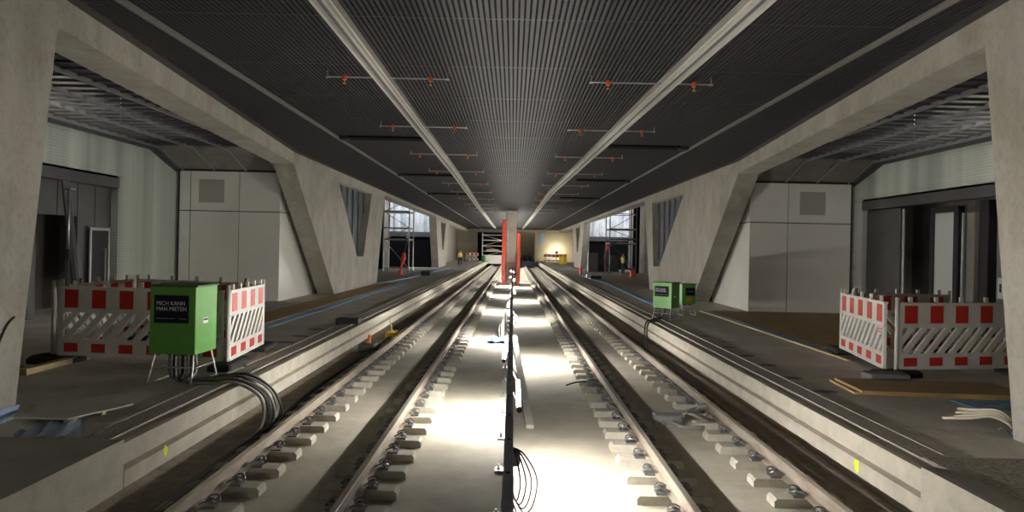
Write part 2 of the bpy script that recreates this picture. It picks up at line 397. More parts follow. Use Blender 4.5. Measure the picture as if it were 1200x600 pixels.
# -- second bay: cross walls with pale sheets above dark glazing
for s, nm in ((-1, 'left'), (1, 'right')):
    yb = 64.0 if s < 0 else 69.0
    xa, xb = sorted((s * 7.66, s * 11.6))
    b = MB(); b.box(xa, xb, yb, yb + .2, P, 3.7); struct(b.build('wall_cross_' + nm, 'ceil_dark'), 'dark glazing at the end of the second %s bay' % nm)
    b = MB(); b.box(xa, xb, yb - .3, yb + .2, 3.7, 4.15); struct(b.build('trim_cross_' + nm, 'steel_dark'), 'dark beam across the second %s bay' % nm)
    b = MB()
    n = 16
    for i in range(n):
        x0 = xa + (xb - xa) * i / n; x1 = xa + (xb - xa) * (i + 1) / n
        d0 = .12 * math.sin(i * 1.9); d1 = .12 * math.sin((i + 1) * 1.9)
        b.quad([(x0, yb - .05 + d0, 4.15), (x1, yb - .05 + d1, 4.15), (x1, yb - .05 + d1, 7.48), (x0, yb - .05 + d0, 7.48)])
    tag(b.build('dust_sheet', 'sheet'), 'pale hanging dust sheet lit white above the dark beam in the far %s bay' % nm, 'sheet')
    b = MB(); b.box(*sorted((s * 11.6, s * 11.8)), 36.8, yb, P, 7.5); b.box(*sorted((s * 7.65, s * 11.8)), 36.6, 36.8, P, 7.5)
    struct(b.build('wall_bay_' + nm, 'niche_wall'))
    b = MB(); b.box(*sorted((s * 9.6, s * 13.2)), yb + .2, YE, P, 7.5) if s > 0 else b.box(-13.2, -8.6, yb + .2, YE, P, 7.5)
    struct(b.build('wall_far_' + nm, 'bay_concrete'))

# -- far end
b = MB()
b.box(-13, -5.5, YE, YE + .4, 0, 7.5); b.box(-5.5, -.5, YE, YE + .4, 5.2, 7.5); b.box(-.5, .6, YE, YE + .4, 0, 7.5)
b.box(.6, 3.3, YE, YE + .4, 5.3, 7.5); b.box(3.3, 13, YE, YE + .4, 0, 7.5)
struct(b.build('wall_end', 'end_wall'), 'beige end wall with two tunnel mouths')
b = MB(); b.box(-5.6, -.4, YE + .4, YE + 14, 5.2, 5.4); b.box(-5.75, -5.5, YE + .4, YE + 14, -.1, 5.4); b.box(-.5, -.3, YE + .4, YE + 14, -.1, 5.4); b.box(-5.75, -.3, YE + 13.8, YE + 14, -.1, 5.4)
struct(b.build('wall_tunnel_left', 'black'), 'black tunnel mouth of the left track')
b = MB(); b.box(.5, 3.4, YE + .4, YE + 14, 5.3, 5.5); b.box(3.3, 3.5, YE + .4, YE + 14, -.1, 5.4); b.box(.4, .6, YE + .4, YE + 14, -.1, 5.4); b.box(.4, 3.5, YE + 3, YE + 3.2, -.1, 5.5)
struct(b.build('wall_tunnel_right', 'end_wall'), 'dim tunnel mouth of the right track')
# near end closure behind the camera
b = MB(); b.box(-7, 7, -8.2, -8, -.3, 6.4); b.box(-7, 7, -8, 1.6, 6.3, 6.45); struct(b.build('wall_rear', 'bay_concrete'))

# centre pillar
b = MB(); b.bbox(-.60, .26, 53.0, 54.4, 0, ZC + .05, .05); struct(b.build('pillar', 'wall'), 'grey concrete pillar between the two tracks')
for x0, x1, y0, zt, lab in ((-.88, -.62, 52.4, 5.0, 'tall red guard board on the left of the central pillar'), (.29, .52, 51.6, 4.0, 'lower red guard board on the right of the central pillar')):
    b = MB(); b.bbox(x0, x1, y0, y0 + 2.4, 0.0, zt, .02)
    for k in range(5): b.box(x0 - .015, x1 + .015, y0 + .1 + k * .5, y0 + .2 + k * .5, .3, zt - .2)
    tag(b.build('guard_board', 'red_paint'), lab, 'board')

# ================================================================== TRACK
RX = [-3.19, -1.685, 1.785, 3.29]
RN = ['outer rail of the left track', 'inner rail of the left track', 'inner rail of the right track', 'outer rail of the right track']
prof = [(-.036, .30), (-.036, .262), (-.009, .247), (-.009, .150), (-.075, .131), (-.075, .119), (.075, .119), (.075, .131), (.009, .150), (.009, .247), (.036, .262), (.036, .30), (.028, .305), (-.028, .305)]
for X, nm in zip(RX, RN):
    b = MB(); b.prism(prof, lambda x, z: (X + x, -6, z), lambda x, z: (X + x, YE + 10, z))
    o = b.build('running_rail', ['rail_side', 'rail_head'])
    for p in o.data.polygons:
        if p.normal.z > .3 and p.center.z > .15: p.material_index = 1
    tag(o, 'long rusty steel rail with worn top, ' + nm, 'rail')
# sleeper block + clip prototypes
def block_mesh(b, x, y):
    pr_ = [(-.42, 0), (.42, 0), (.42, .088), (.39, .118), (-.39, .118), (-.42, .088)]
    b.prism(pr_, lambda a, c: (x + a, y - .125 + (.012 if c > .05 else 0), c), lambda a, c: (x + a, y + .125 - (.012 if c > .05 else 0), c))
bb = MB(); block_mesh(bb, 0, 0); block_me = bb.build('sleeper_block', 'sleeper', base=False); 
def clip_obj(sx):
    b = MB()
    b.box(*sorted((sx * .078, sx * .20)), -.075, .075, .115, .138)                      # guide plate
    b.cyl((sx * .14, 0, .12), (sx * .14, 0, .215), .013, 6); b.cyl((sx * .14, 0, .185), (sx * .14, 0, .212), .026, 6)
    pts = spline([(sx * .055, -.095, .165), (sx * .10, -.105, .195), (sx * .175, -.085, .20), (sx * .20, -.045, .165), (sx * .155, -.028, .178), (sx * .10, -.018, .185), (sx * .085, 0, .188), (sx * .10, .018, .185), (sx * .155, .028, .178), (sx * .20, .045, .165), (sx * .175, .085, .20), (sx * .10, .105, .195), (sx * .055, .095, .165)], 2)
    b.tube(pts, .0095, 5)
    return b.build('rail_clip', 'clip', block_me)
clip_obj(1); clip_obj(-1)
for c_ in block_me.children: c_.location = (0, 0, .003)
sp = .65; first = True
stuff = MB()
for X, nm in zip(RX, RN):
    lab = 'concrete sleeper block with black spring clips under the ' + nm
    grp = 'sleeper blocks under the ' + nm
    for k in range(155):
        y = 5.63 + k * sp
        if y > YE - .6 or (X > 0 and y > 97): break
        if k < 75:
            o = block_me if first else copytree(block_me)
            first = False
            o.location = (X, y, 0); tag(o, lab, 'sleeper block', grp)
        else: block_mesh(stuff, X, y)
tag(stuff.build('sleeper_block', 'sleeper'), 'distant rows of concrete sleeper blocks running to the tunnel mouths', 'sleeper block', None, 'stuff')

# ------------------------------------------------------------------ centre fence
XF = -.05
fr = thing('track_fence', 'dark steel fence standing between the two tracks, seen end on', 'fence', (XF, 27, 0))
b = MB(); b.box(-.034, .034, -33, 24, 1.32, 1.385)
b.build('top_rail', 'rail_blue', fr)
for k in range(32):
    b = MB(); b.cyl((0, -24.2 + k * .75, 1.385), (0, -24.2 + k * .75, 1.391), .014, 6); b.build('bolt', 'black', fr)
b = MB(); b.box(-.012, .012, -33, 24, .02, 1.32); b.build('panel', 'steel_dark', fr)
for k in range(40):
    y = -33 + k * 1.45
    b = MB(); b.box(-.03, .03, y - .03, y + .03, 0, 1.32); po = b.build('post', 'steel_dark', fr)
    b = MB(); b.bbox(-.17, .03, y - .08, y + .08, 0, .05, .008); b.cyl((-.12, y, .05), (-.12, y, .11), .014, 6); b.cyl((-.12, y, .05), (-.12, y, .07), .028, 6); b.build('foot_plate', 'galv', po)
# fluorescent work lamps hung on both sides
tl = thing('tube_lamp', 'x', 'lamp')
b = MB(); b.cyl((0, -.74, 0), (0, .74, 0), .022, 10); b.build('tube', 'tube', tl, True)
for yy in (-.78, .78):
    b = MB(); b.cyl((0, yy - .05, 0), (0, yy + .05, 0), .028, 10); b.build('end_cap', 'rubber', tl)
for yy in (-.6, .6):
    b = MB(); b.tube([(0, yy, .025), (-.03, yy, .07), (-.075, yy, .16)], .006, 5); b.build('hook', 'galv', tl)
LL = [-2.6, 11.1, 20.2, 29.6, 39.5, 49.6]; LR = [-1.2, 8.0, 16.4, 26.0, 36.0, 48.4]
LF = [(-.95, 60), (-.95, 70), (-.95, 81), (-.95, 92), (.6, 57), (.6, 66), (.6, 76), (.6, 87), (.6, 97)]
fst = True
def put_lamp(x, y, z, rot, lab, grp):
    global fst
    o = tl if fst else copytree(tl)
    fst = False
    o.location = (x, y, z); o.rotation_euler = (0, 0, rot); tag(o, lab, 'lamp', grp)
rn_ = ['nearest', 'second', 'third', 'fourth', 'fifth', 'sixth', 'seventh', 'farthest']
ordn = ['nearest', 'second', 'third', 'fourth', 'fifth', 'sixth']
for k, y in enumerate(LL): put_lamp(XF - .10, y, 1.1, PI, '%s glowing tube lamp from the camera, left side of the dark centre fence' % ordn[k], 'tube lamps on the left side of the centre fence')
for k, y in enumerate(LR): put_lamp(XF + .10, y, 1.1, 0, '%s glowing tube lamp from the camera, right side of the dark centre fence' % ordn[k], 'tube lamps on the right side of the centre fence')
def stand_fence():
    pass
ff = thing('track_fence', 'far dark fence between the tracks beyond the central pillar', 'fence', (-.17, 80, 0))
b = MB(); b.box(-.02, .02, -25, 24, .02, 1.3); b.build('panel', 'steel_dark', ff)
for k in range(17):
    b = MB(); b.box(-.03, .03, -24.9 + 3 * k, -24.84 + 3 * k, 0, 1.35); b.build('post', 'steel_dark', ff)
for k in range(8): put_lamp(-.28, 58 + 5.6 * k, 1.2, PI, '%s small glowing tube beyond the central pillar, left of the far fence' % (rn_[k]), 'far tube lamps left of the fence')
for k in range(8): put_lamp(-.06, 55.4 + 5.6 * k, 1.2, 0, '%s small glowing tube beyond the central pillar, right of the far fence' % (rn_[k]), 'far tube lamps right of the fence')

# leaning grey plank, junction box and cable coil at the right side of the fence
b = MB()
pl0 = W(621, 500, z=.05); pl1 = W(602.5, 395, Y=16.2)
b.prism([(-.06, -.035), (.06, -.035), (.06, .035), (-.06, .035)], lambda a, c: (pl0.x + a, pl0.y, .045 + c), lambda a, c: (pl1.x + a, pl1.y, pl1.z + c))
tag(b.build('plank', 'grey_board'), 'long pale grey plank leaning along the right side of the centre fence', 'plank')
jb = thing('junction_box', 'small grey junction box hung on the right of the near centre fence', 'box', (XF + .012, 6.4, .78))
b = MB(); b.bbox(.0, .085, -.08, .08, 0, .13, .01); b.build('housing', 'cable_grey', jb)
b = MB(); b.bbox(.085, .097, -.065, .065, .012, .118, .004); b.build('lid', 'grey_rubber', jb)
b = MB()
for k in range(4):
    w = .07 + .05 * k; zb = .58 - .045 * k; yk = 6.15 + .03 * k
    b.tube(spline([(XF + .03, yk, .98), (XF + .04 + w * .45, yk - .02, .93), (XF + .04 + w, yk - .04, .72), (XF + .04 + w * .85, yk - .06, zb + .03), (XF + .05 + w * .4, yk - .05, zb - .03), (XF + .035, yk, .62), (XF + .035, yk + .02, .96)], 6), .0075, 6)
b.tube(spline([(XF + .04, 6.2, .5), (XF + .09, 6.1, .40), (XF + .06, 5.7, .33), (XF + .05, 5.2, .3)], 6), .0075, 6)
tag(b.build('cable_coil', 'cable', None, True), 'loose coil of black cable hanging from the near right side of the centre fence', 'cable')
# blue rag and crumpled mesh left of the fence
b = MB()
c0 = W(584, 400, z=.02)
for i in range(6):
    for j in range(5):
        def pp(a, e): return (c0.x - .28 + a * .1, c0.y - .5 + e * .22, .03 + .05 * (math.sin(a * 2.1 + e) + 1))
        b.quad([pp(i, j), pp(i + 1, j), pp(i + 1, j + 1), pp(i, j + 1)])
tag(b.build('rag', 'blue_film'), 'crumpled blue sheet on the slab left of the centre fence', 'sheet')
b = MB()
for k in range(9):
    a = random.uniform(-.2, .2); b.tube(spline([(c0.x + .1 + a * .2, c0.y + .5 + a, .02), (c0.x + .08 + a * .5, c0.y + .9 + a, .3 + .2 * random.random()), (c0.x + .2, c0.y + 1.8 + 2 * a, .55 + .3 * random.random())], 4), .012, 5)
tag(b.build('cable_bundle', 'cable_grey', None, True), 'tangled bundle of dark cables tied to the left of the centre fence', 'cable')

# ------------------------------------------------------------------ ceiling fittings
def light_channel(poly, lab):
    r = thing('light_channel', lab, 'light fitting', (0, 0, ZC))
    for nm, pr, m in (('housing', [(-.13, -.11), (.13, -.11), (.13, -.002), (-.13, -.002)], 'alu'),
                      ('profile', [(-.10, -.15), (-.055, -.15), (-.045, -.112), (-.11, -.112)], 'alu'),
                      ('profile', [(.045, -.112), (.055, -.16), (.10, -.16), (.11, -.112)], 'alu'),
                      ('groove', [(-.035, -.118), (.035, -.118), (.035, -.111), (-.035, -.111)], 'steel_dark')):
        b = MB(); n = len(pr); i0 = 0
        for k, (X, Y) in enumerate(poly): b.v += [Vector((X + a, Y, c)) for a, c in pr]
        for k in range(len(poly) - 1):
            for q in range(n): b.f.append((k * n + q, k * n + (q + 1) % n, (k + 1) * n + (q + 1) % n, (k + 1) * n + q)); b.m.append(0)
        b.f.append(tuple(range(n))); b.m.append(0); e = (len(poly) - 1) * n; b.f.append(tuple(e + q for q in range(n))); b.m.append(0)
        b.build(nm, m, r)
    return r
light_channel([(-2.32, 3), (-2.32, 26), (-2.49, 47), (-2.62, 96)], 'long unlit aluminium light channel on the left half of the ceiling')
light_channel([(2.80, 3), (2.63, 8), (2.48, 12), (2.08, 25), (1.80, 34), (1.32, 98)], 'long unlit aluminium light channel on the right half of the ceiling')
sp_proto = None
rows = [11.4, 16.0, 20.7, 25.3, 30.0, 34.6, 39.3, 44, 48.6, 53.2]
rown = ['nearest', 'second', 'third', 'fourth', 'fifth', 'sixth', 'seventh', 'eighth', 'ninth', 'tenth']
for s, nm in ((-1, 'left'), (1, 'right')):
    for k, y in enumerate(rows):
        if sp_proto is None:
            r = thing('sprinkler_pipe', 'x', 'sprinkler pipe'); sp_proto = r
            b = MB(); b.cyl((-1.0, 0, 0), (1.0, 0, 0), .013, 8)
            for e in (-1, 1): b.cyl((e * 1.0, 0, 0), (e * 1.0, 0, .11), .012, 8); b.cyl((e * .97, 0, 0), (e * 1.03, 0, 0), .022, 8)
            b.build('pipe', 'galv', r)
            for e in (-.72, .72):
                b = MB(); b.cyl((e, 0, -.045), (e, 0, .03), .04, 8); h = b.build('sprinkler_head', 'red_sprinkler', r)
                b = MB(); b.cyl((e, 0, -.10), (e, 0, -.045), .012, 6); b.cyl((e, 0, -.11), (e, 0, -.10), .03, 8); b.build('deflector', 'brass', h)
        else: r = copytree(sp_proto)
        r.location = (s * 2.2, y, ZC - .10)
        tag(r, '%s thin grey sprinkler pipe with two red heads across the %s light channel' % (rown[k].capitalize(), nm), 'sprinkler pipe', 'sprinkler pipes on the %s half of the ceiling' % nm)
for s, nm, ys in ((-1, 'left', (18.3, 27.5, 37)), (1, 'right', (18.9, 28.2, 38))):
    for k, y in enumerate(ys):
        r = thing('cable_tray', '%s dark tray running across the %s side of the ceiling to the thin edge strip' % (rown[k].capitalize(), nm), 'cable tray', (s * 3.5, y, ZC), 0, 'cable trays on the %s half of the ceiling' % nm)
        b = MB(); b.box(-.98, .98, -.22, .22, -.05, -.002); b.build('tray', 'ceil_dark', r)
        b = MB(); b.box(*sorted((s * .98, s * 1.22)), -.2, .2, -.09, -.002); b.build('end_box', 'black', r)

# ------------------------------------------------------------------ bay 1 contents
for s, nm in ((-1, 'left'), (1, 'right')):
    # panelled room
    r = thing('panelled_room', 'white panel-clad technical room with a square vent beside the %s glass wall' % nm, 'technical room', (s * 9.5, 22.8, P))
    x0, x1 = 7.85 - 9.5, 11.22 - 9.5          # along outward axis
    zt, zs = 5.16 - P, 3.84 - P
    b = MB(); b.box(*sorted((s * (x0 + .03), s * x1)), .03, 4.6, 0, zt - .02); b.build('core', 'black', r)
    cols = [x0, -.28, 1.35, x1] if s < 0 else [x0, -.42, x1 - .01]
    if s > 0: cols = [x0, -.38, x1]
    for i in range(len(cols) - 1):
        for (za, zb) in ((0.01, zs - .015), (zs + .015, zt)):
            b = MB(); b.box(*sorted((s * (cols[i] + (.012 if i else 0)), s * (cols[i + 1] - .012))), -.0, .03, za, zb); b.build('front_panel', 'panel_white', r)
    for (ya, yb2) in ((.035, 4.2),):
        for (za, zb) in ((0.01, zs - .015), (zs + .015, zt)):
            b = MB(); b.box(*sorted((s * x0, s * (x0 + .03))), ya, yb2, za, zb); b.build('side_panel', 'panel_white', r)
    g0, g1 = (.22, 1.06) if s < 0 else (.0, .85)
    g = MB(); g.box(*sorted((s * g0, s * g1)), -.012, .0, zs + .28, zs + 1.05)
    for k in range(14): g.box(*sorted((s * (g0 + .02), s * (g1 - .02))), -.02, -.012, zs + .30 + k * .053, zs + .325 + k * .053)
    g.build('vent_grille', 'panel_grille', r)
    b = MB(); b.box(*sorted((s * x0, s * x1)), -.04, .03, zt, zt + .09); b.build('top_trim', 'black', r)
    # suspended ceiling grid
    r = thing('suspended_grid', 'bare metal suspended ceiling grid hanging over the near %s platform' % nm, 'ceiling grid', (s * 8.8, 12, 5.74))
    for k in range(4):
        X = -.85 + k * 1.05
        y0 = max(-10, 8.14 + (abs(8.8 + X) - TK - .1 - 5.5) * 13.36 / 1.5 - 12) if (8.8 + X) < 7.8 else -10
        b = MB(); b.box(*sorted((s * (X - .03), s * (X + .03))), -10, 9.3, -.06, -.01); b.box(*sorted((s * (X - .004), s * (X + .004))), -10, 9.3, -.01, .03)
        b.prism([(9.3, -.06), (9.3, -.01), (10.95, -.56), (10.93, -.61)], lambda y, z: (s * (X - .03), y, z), lambda y, z: (s * (X + .03), y, z))
        b.build('carrier', 'galv', r)
    for k in range(42):
        y = -9.6 + k * .45
        xa = -2.55 if True else 0
        wl = wx(12 + y) + TK + .02 - 8.8
        b = MB(); b.box(*sorted((s * max(xa, wl), s * 2.5)), y - .025, y + .025, -.0, .05); b.build('cross_bar', 'steel_dark', r)
    for k in range(12):
        X = -1.4 + (k % 4) * 1.1; y = -6 + (k // 4) * 6.2
        b = MB(); b.cyl((s * X, y, .05), (s * X, y, 1.76), .012, 6); b.build('hanger', 'galv', r)
    r = thing('air_duct', 'dark sheet metal air duct above the %s ceiling grid' % nm, 'duct', (s * 9.9, 20.4, 6.05))
    b = MB(); b.box(-1.3, 1.3, -1.9, 2.4, 0, 1.05); b.build('casing', 'steel_dark', r)
    for k in range(4): b = MB(); b.box(-1.34, 1.34, -1.7 + k * 1.3, -1.64 + k * 1.3, -.03, 1.08); b.build('flange', 'dark_metal', r)
    r2 = thing('air_duct', 'lower dark duct running along the concrete beam above the %s ceiling grid' % nm, 'duct', (s * 8.35, 14.5, 5.95))
    b = MB(); b.box(-.4, .4, -4.5, 3.6, 0, .55); b.build('casing', 'steel_dark', r2)
    for k in range(4): b = MB(); b.box(-.43, .43, -4.2 + k * 2.3, -4.14 + k * 2.3, -.03, .58); b.build('flange', 'dark_metal', r2)
    for k in range(5):
        r3 = thing('pipe_run', '%s thin pipe from the camera hung crosswise above the %s ceiling grid' % (ordn[k], nm), 'pipe', (s * 9.2, 10.3 + k * 1.4, 6.7), 0, 'pipes above the %s ceiling grid' % nm)
        b = MB(); b.cyl((-2.0, 0, 0), (2.0, 0, 0), .05, 8); b.build('pipe', 'steel_dark', r3)
        for e in (-1.5, 1.5): b = MB(); b.cyl((e, 0, .04), (e, 0, .8), .01, 6); b.build('hanger', 'galv', r3)

# left recess: dark wall panels with a framed black door, tall pole, leaning dark prop
r = thing('wall_panel', 'dark grey metal wall panelling in the left recess', 'panel', (-11.55, 18.2, P))
b = MB(); b.box(-.08, .0, -2.0, 1.28, 2.55, 3.42); b.box(-.08, 0, -.2, 1.28, 0, 2.55); b.box(-.08, 0, -2.0, -1.75, 0, 2.55); b.build('sheet', 'dark_metal', r)
for y in (-1.0, -.2, .55): b = MB(); b.box(.0, .006, y - .012, y + .012, 0 if y > -.25 else 2.55, 3.42); b.build('joint', 'black', r)
d = bpy.data.objects.new('door_1', None); C.objects.link(d); d.location = (-11.5, 18.85, P); d['kind'] = 'structure'; d['label'] = 'black framed service door with long handle in the left recess'
b = MB(); b.box(-.02, .03, -.42, .42, 0, 2.2); b.build('leaf', 'black', d)
b = MB(); b.box(.03, .06, -.46, -.38, 0, 2.28); b.box(.03, .06, .38, .46, 0, 2.28); b.box(.03, .06, -.38, .38, 2.2, 2.28); b.build('frame', 'galv', d)
b = MB(); b.tube([(.03, .2, .5), (.09, .2, .5), (.09, .2, 1.7), (.03, .2, 1.7)], .018, 6); b.build('handle', 'galv', d)
for k, (y, z1) in enumerate(((14.2, 3.4), (15.2, 3.4), (16.05, 3.4))):
    b = MB(); b.box(-12.9, -12.5, y - .3, y + .3, P, P + z1); tag(b.build('board', 'niche_wall'), '%s upright brown board from the left in the dim left recess' % ordn[k].replace('nearest', 'first'), 'board', 'upright boards in the left recess')
pp = W(72, 422, z=P)
r = thing('prop_pole', 'tall pale steel prop standing at the left end of the left barrier', 'pole', (pp.x + .0, pp.y + .10, P))
b = MB(); b.cyl((0, 0, .02), (0, 0, 1.7), .032, 10); b.build('outer_tube', 'galv', r, True)
b = MB(); b.cyl((0, 0, 1.7), (0, 0, 2.75), .024, 10); b.build('inner_tube', 'galv', r, True)
b = MB(); b.box(-.09, .09, -.09, .09, 0, .02); b.build('base_plate', 'galv', r); b = MB(); b.box(-.07, .07, -.07, .07, 2.75, 2.77); b.build('head_plate', 'galv', r)
b = MB(); b.cyl((0, 0, 1.62), (0, 0, 1.78), .045, 8); b.build('collar', 'steel_dark', r)
b = MB(); b.tube([(-9.9, 15.6, P), (-10.5, 15.9, P + 3.3)], .09, 8); tag(b.build('beam', 'steel_dark'), 'dark steel beam leaning in the left recess behind the pale prop', 'beam')

# right recess: steel columns, white door, boxes (positions along Y on the recess line)
def recess_box(xo, ya, yb, z0, z1, m, name, lab, cat, depth=.12):
    b = MB(); b.bbox(xo, xo + depth, ya, yb, z0, z1, .01); return tag(b.build(name, m), lab, cat)
recess_box(11.45, 20.3, 22.2, P, 4.25, 'dark_metal', 'wall_panel', 'dark brown-grey metal panel at the far end of the right recess', 'panel')
recess_box(11.42, 20.05, 20.15, P, 4.2, 'galv', 'steel_strip', 'thin bright steel strip beside the dark panel in the right recess', 'strip', .06)
d = bpy.data.objects.new('door_2', None); C.objects.link(d); d.location = (11.55, 18.35, P); d['kind'] = 'structure'; d['label'] = 'pale grey door leaf between dark frames in the right recess'
b = MB(); b.box(0, .05, -.43, .43, 0, 3.15); b.build('leaf', 'door_white', d)
b = MB(); b.box(-.05, .12, -.62, -.43, 0, 3.3); b.box(-.05, .12, .43, .56, 0, 3.3); b.box(-.05, .12, -.43, .43, 3.15, 3.3); b.build('frame', 'black', d)
recess_box(11.5, 17.1, 17.4, P, 3.95, 'niche_wall', 'steel_column', 'narrow grey column next to the pale door in the right recess', 'column', .3)
recess_box(11.42, 17.42, 17.48, P, 3.95, 'galv', 'steel_strip', 'thin bright edge strip on the narrow column in the right recess', 'strip', .06)
recess_box(11.6, 16.75, 17.08, P, 4.25, 'black', 'steel_column', 'black column right of the narrow grey column in the right recess', 'column', .3)
recess_box(11.5, 15.9, 16.3, P, 4.15, 'dark_metal', 'lift_post', 'wide grey metal post with a call panel in the right recess', 'post', .3)
r = recess_box(11.46, 15.98, 16.2, 1.85, 2.35, 'galv', 'call_panel', 'small bright metal call panel on the wide post in the right recess', 'panel', .035)
b = MB(); b.box(11.45, 11.462, 16.06, 16.12, 2.0, 2.2); o = b.build('slot', 'black', r); o.location = -r.location
recess_box(11.5, 15.3, 15.7, P, 4.2, 'black', 'lift_post', 'dark post at the near end of the right recess by the pillar', 'post', .3)

# ------------------------------------------------------------------ green cabinets
def cabinet(label, loc, rz, w, d, h, leg, small=False):
    r = thing('power_cabinet', label, 'cabinet', loc, rz)
    hw, hd = w / 2, d / 2
    b = MB(); b.bbox(-hw, hw, -hd, hd, leg, leg + h, .008); body = b.build('body', 'green', r)
    b = MB(); b.box(-hw - .012, hw + .03, -hd - .012, hd + .012, leg + h - .005, leg + h + .02); b.build('lid', 'green_dark', r)
    ft = -hd - .004
    if small:
        sx0, sx1, z0, z1 = -.12 * w / .5, .22 * w / .5, leg + h * .42, leg + h * .82
    else: sx0, sx1, z0, z1 = -hw + .1 * w, hw - .15 * w, leg + h * .46, leg + h * .87
    b = MB(); b.box(sx0, sx1, ft - .002, -hd, z0, z1); sg = b.build('sign', 'sign_navy', r)
    W_ = sx1 - sx0; H_ = z1 - z0
    if not small:
        text_mesh('lettering', 'MICH KANN\nMAN MIETEN', H_ * .21, 'sign_text', sg, (sx0 + .06 * W_, ft - .004, z1 - H_ * .36), (PI / 2, 0, 0), .0).scale = (.9, 1, 1)
        for (a, c) in ((.06, .6), (.72, .94)):
            b = MB(); b.box(sx0 + a * W_, sx0 + c * W_, ft - .004, ft - .002, z0 + H_ * .15, z0 + H_ * .175); b.build('rule', 'sign_line', sg)
    else:
        b = MB(); b.box(sx0 + .1 * W_, sx0 + .9 * W_, ft - .004, ft - .002, z0 + H_ * .5, z0 + H_ * .56); b.build('rule', 'sign_line', sg)
        b = MB(); b.box(-.06, .12, ft - .002, -hd, leg + h * .14, leg + h * .33); b.build('label_plate', 'orange', r)
    # lock plate on the right side
    b = MB(); b.box(hw, hw + .006, -.10, .04, leg + h * .44, leg + h * .52); lk = b.build('lock_plate', 'reflective', r)
    b = MB(); b.box(hw + .006, hw + .012, -.085, .025, leg + h * .485, leg + h * .51); b.build('latch', 'black', lk)
    # tubular stand: two bent frames with cross bars
    for e in (-1, 1):
        b = MB()
        x = e * (hw - .05)
        b.tube(spline([(x, -hd + .06, leg), (x + e * .02, -hd - .0, leg * .45), (x + e * .03, -hd - .05, .045), (x + e * .03, -hd - .02, .014), (x + e * .03, 0, .014), (x + e * .03, hd + .02, .014), (x + e * .03, hd + .05, .045), (x + e * .02, hd, leg * .45), (x, hd - .06, leg)], 4), .014, 8)
        b.tube([(x + e * .02, -hd + .02, leg * .52), (x + e * .02, hd - .02, leg * .52)], .011, 6)
        b.build('leg_frame', 'galv', r, True)
    b = MB(); b.tube([(-hw + .03, -hd + .01, leg * .55), (hw - .03, -hd + .01, leg * .55)], .011, 6); b.build('cross_bar', 'galv', r, True)
    b = MB(); b.tube([(-hw + .03, hd - .01, leg * .55), (hw - .03, hd - .01, leg * .55)], .011, 6); b.build('cross_bar', 'galv', r, True)
    for k in range(4):
        x = -.18 + k * .12
        b = MB(); b.cyl((x * w / .64, -.05 + .03 * (k % 2), leg - .05), (x * w / .64, -.05 + .03 * (k % 2), leg), .03, 8); b.build('socket', 'rubber', r)
    return r
cl = W(203, 449, z=P); cl.z = P
cabinet('big green power cabinet reading MICH KANN MAN MIETEN before the left barrier', (cl.x, cl.y + .28, P), -.04, .64, .62, .93, .40)
cr = W(783, 375, z=P)
cabinet('larger green power cabinet with lettered navy sign on the right platform edge', (cr.x, cr.y + .3, P), -PI / 4 + .1, .58, .52, .72, .33)
cr2 = W(806, 372, z=P)
cabinet('smaller green cabinet with orange label behind the larger one on the right', (cr2.x + .15, cr2.y + .75, P), .15, .44, .3, .60, .36, True)

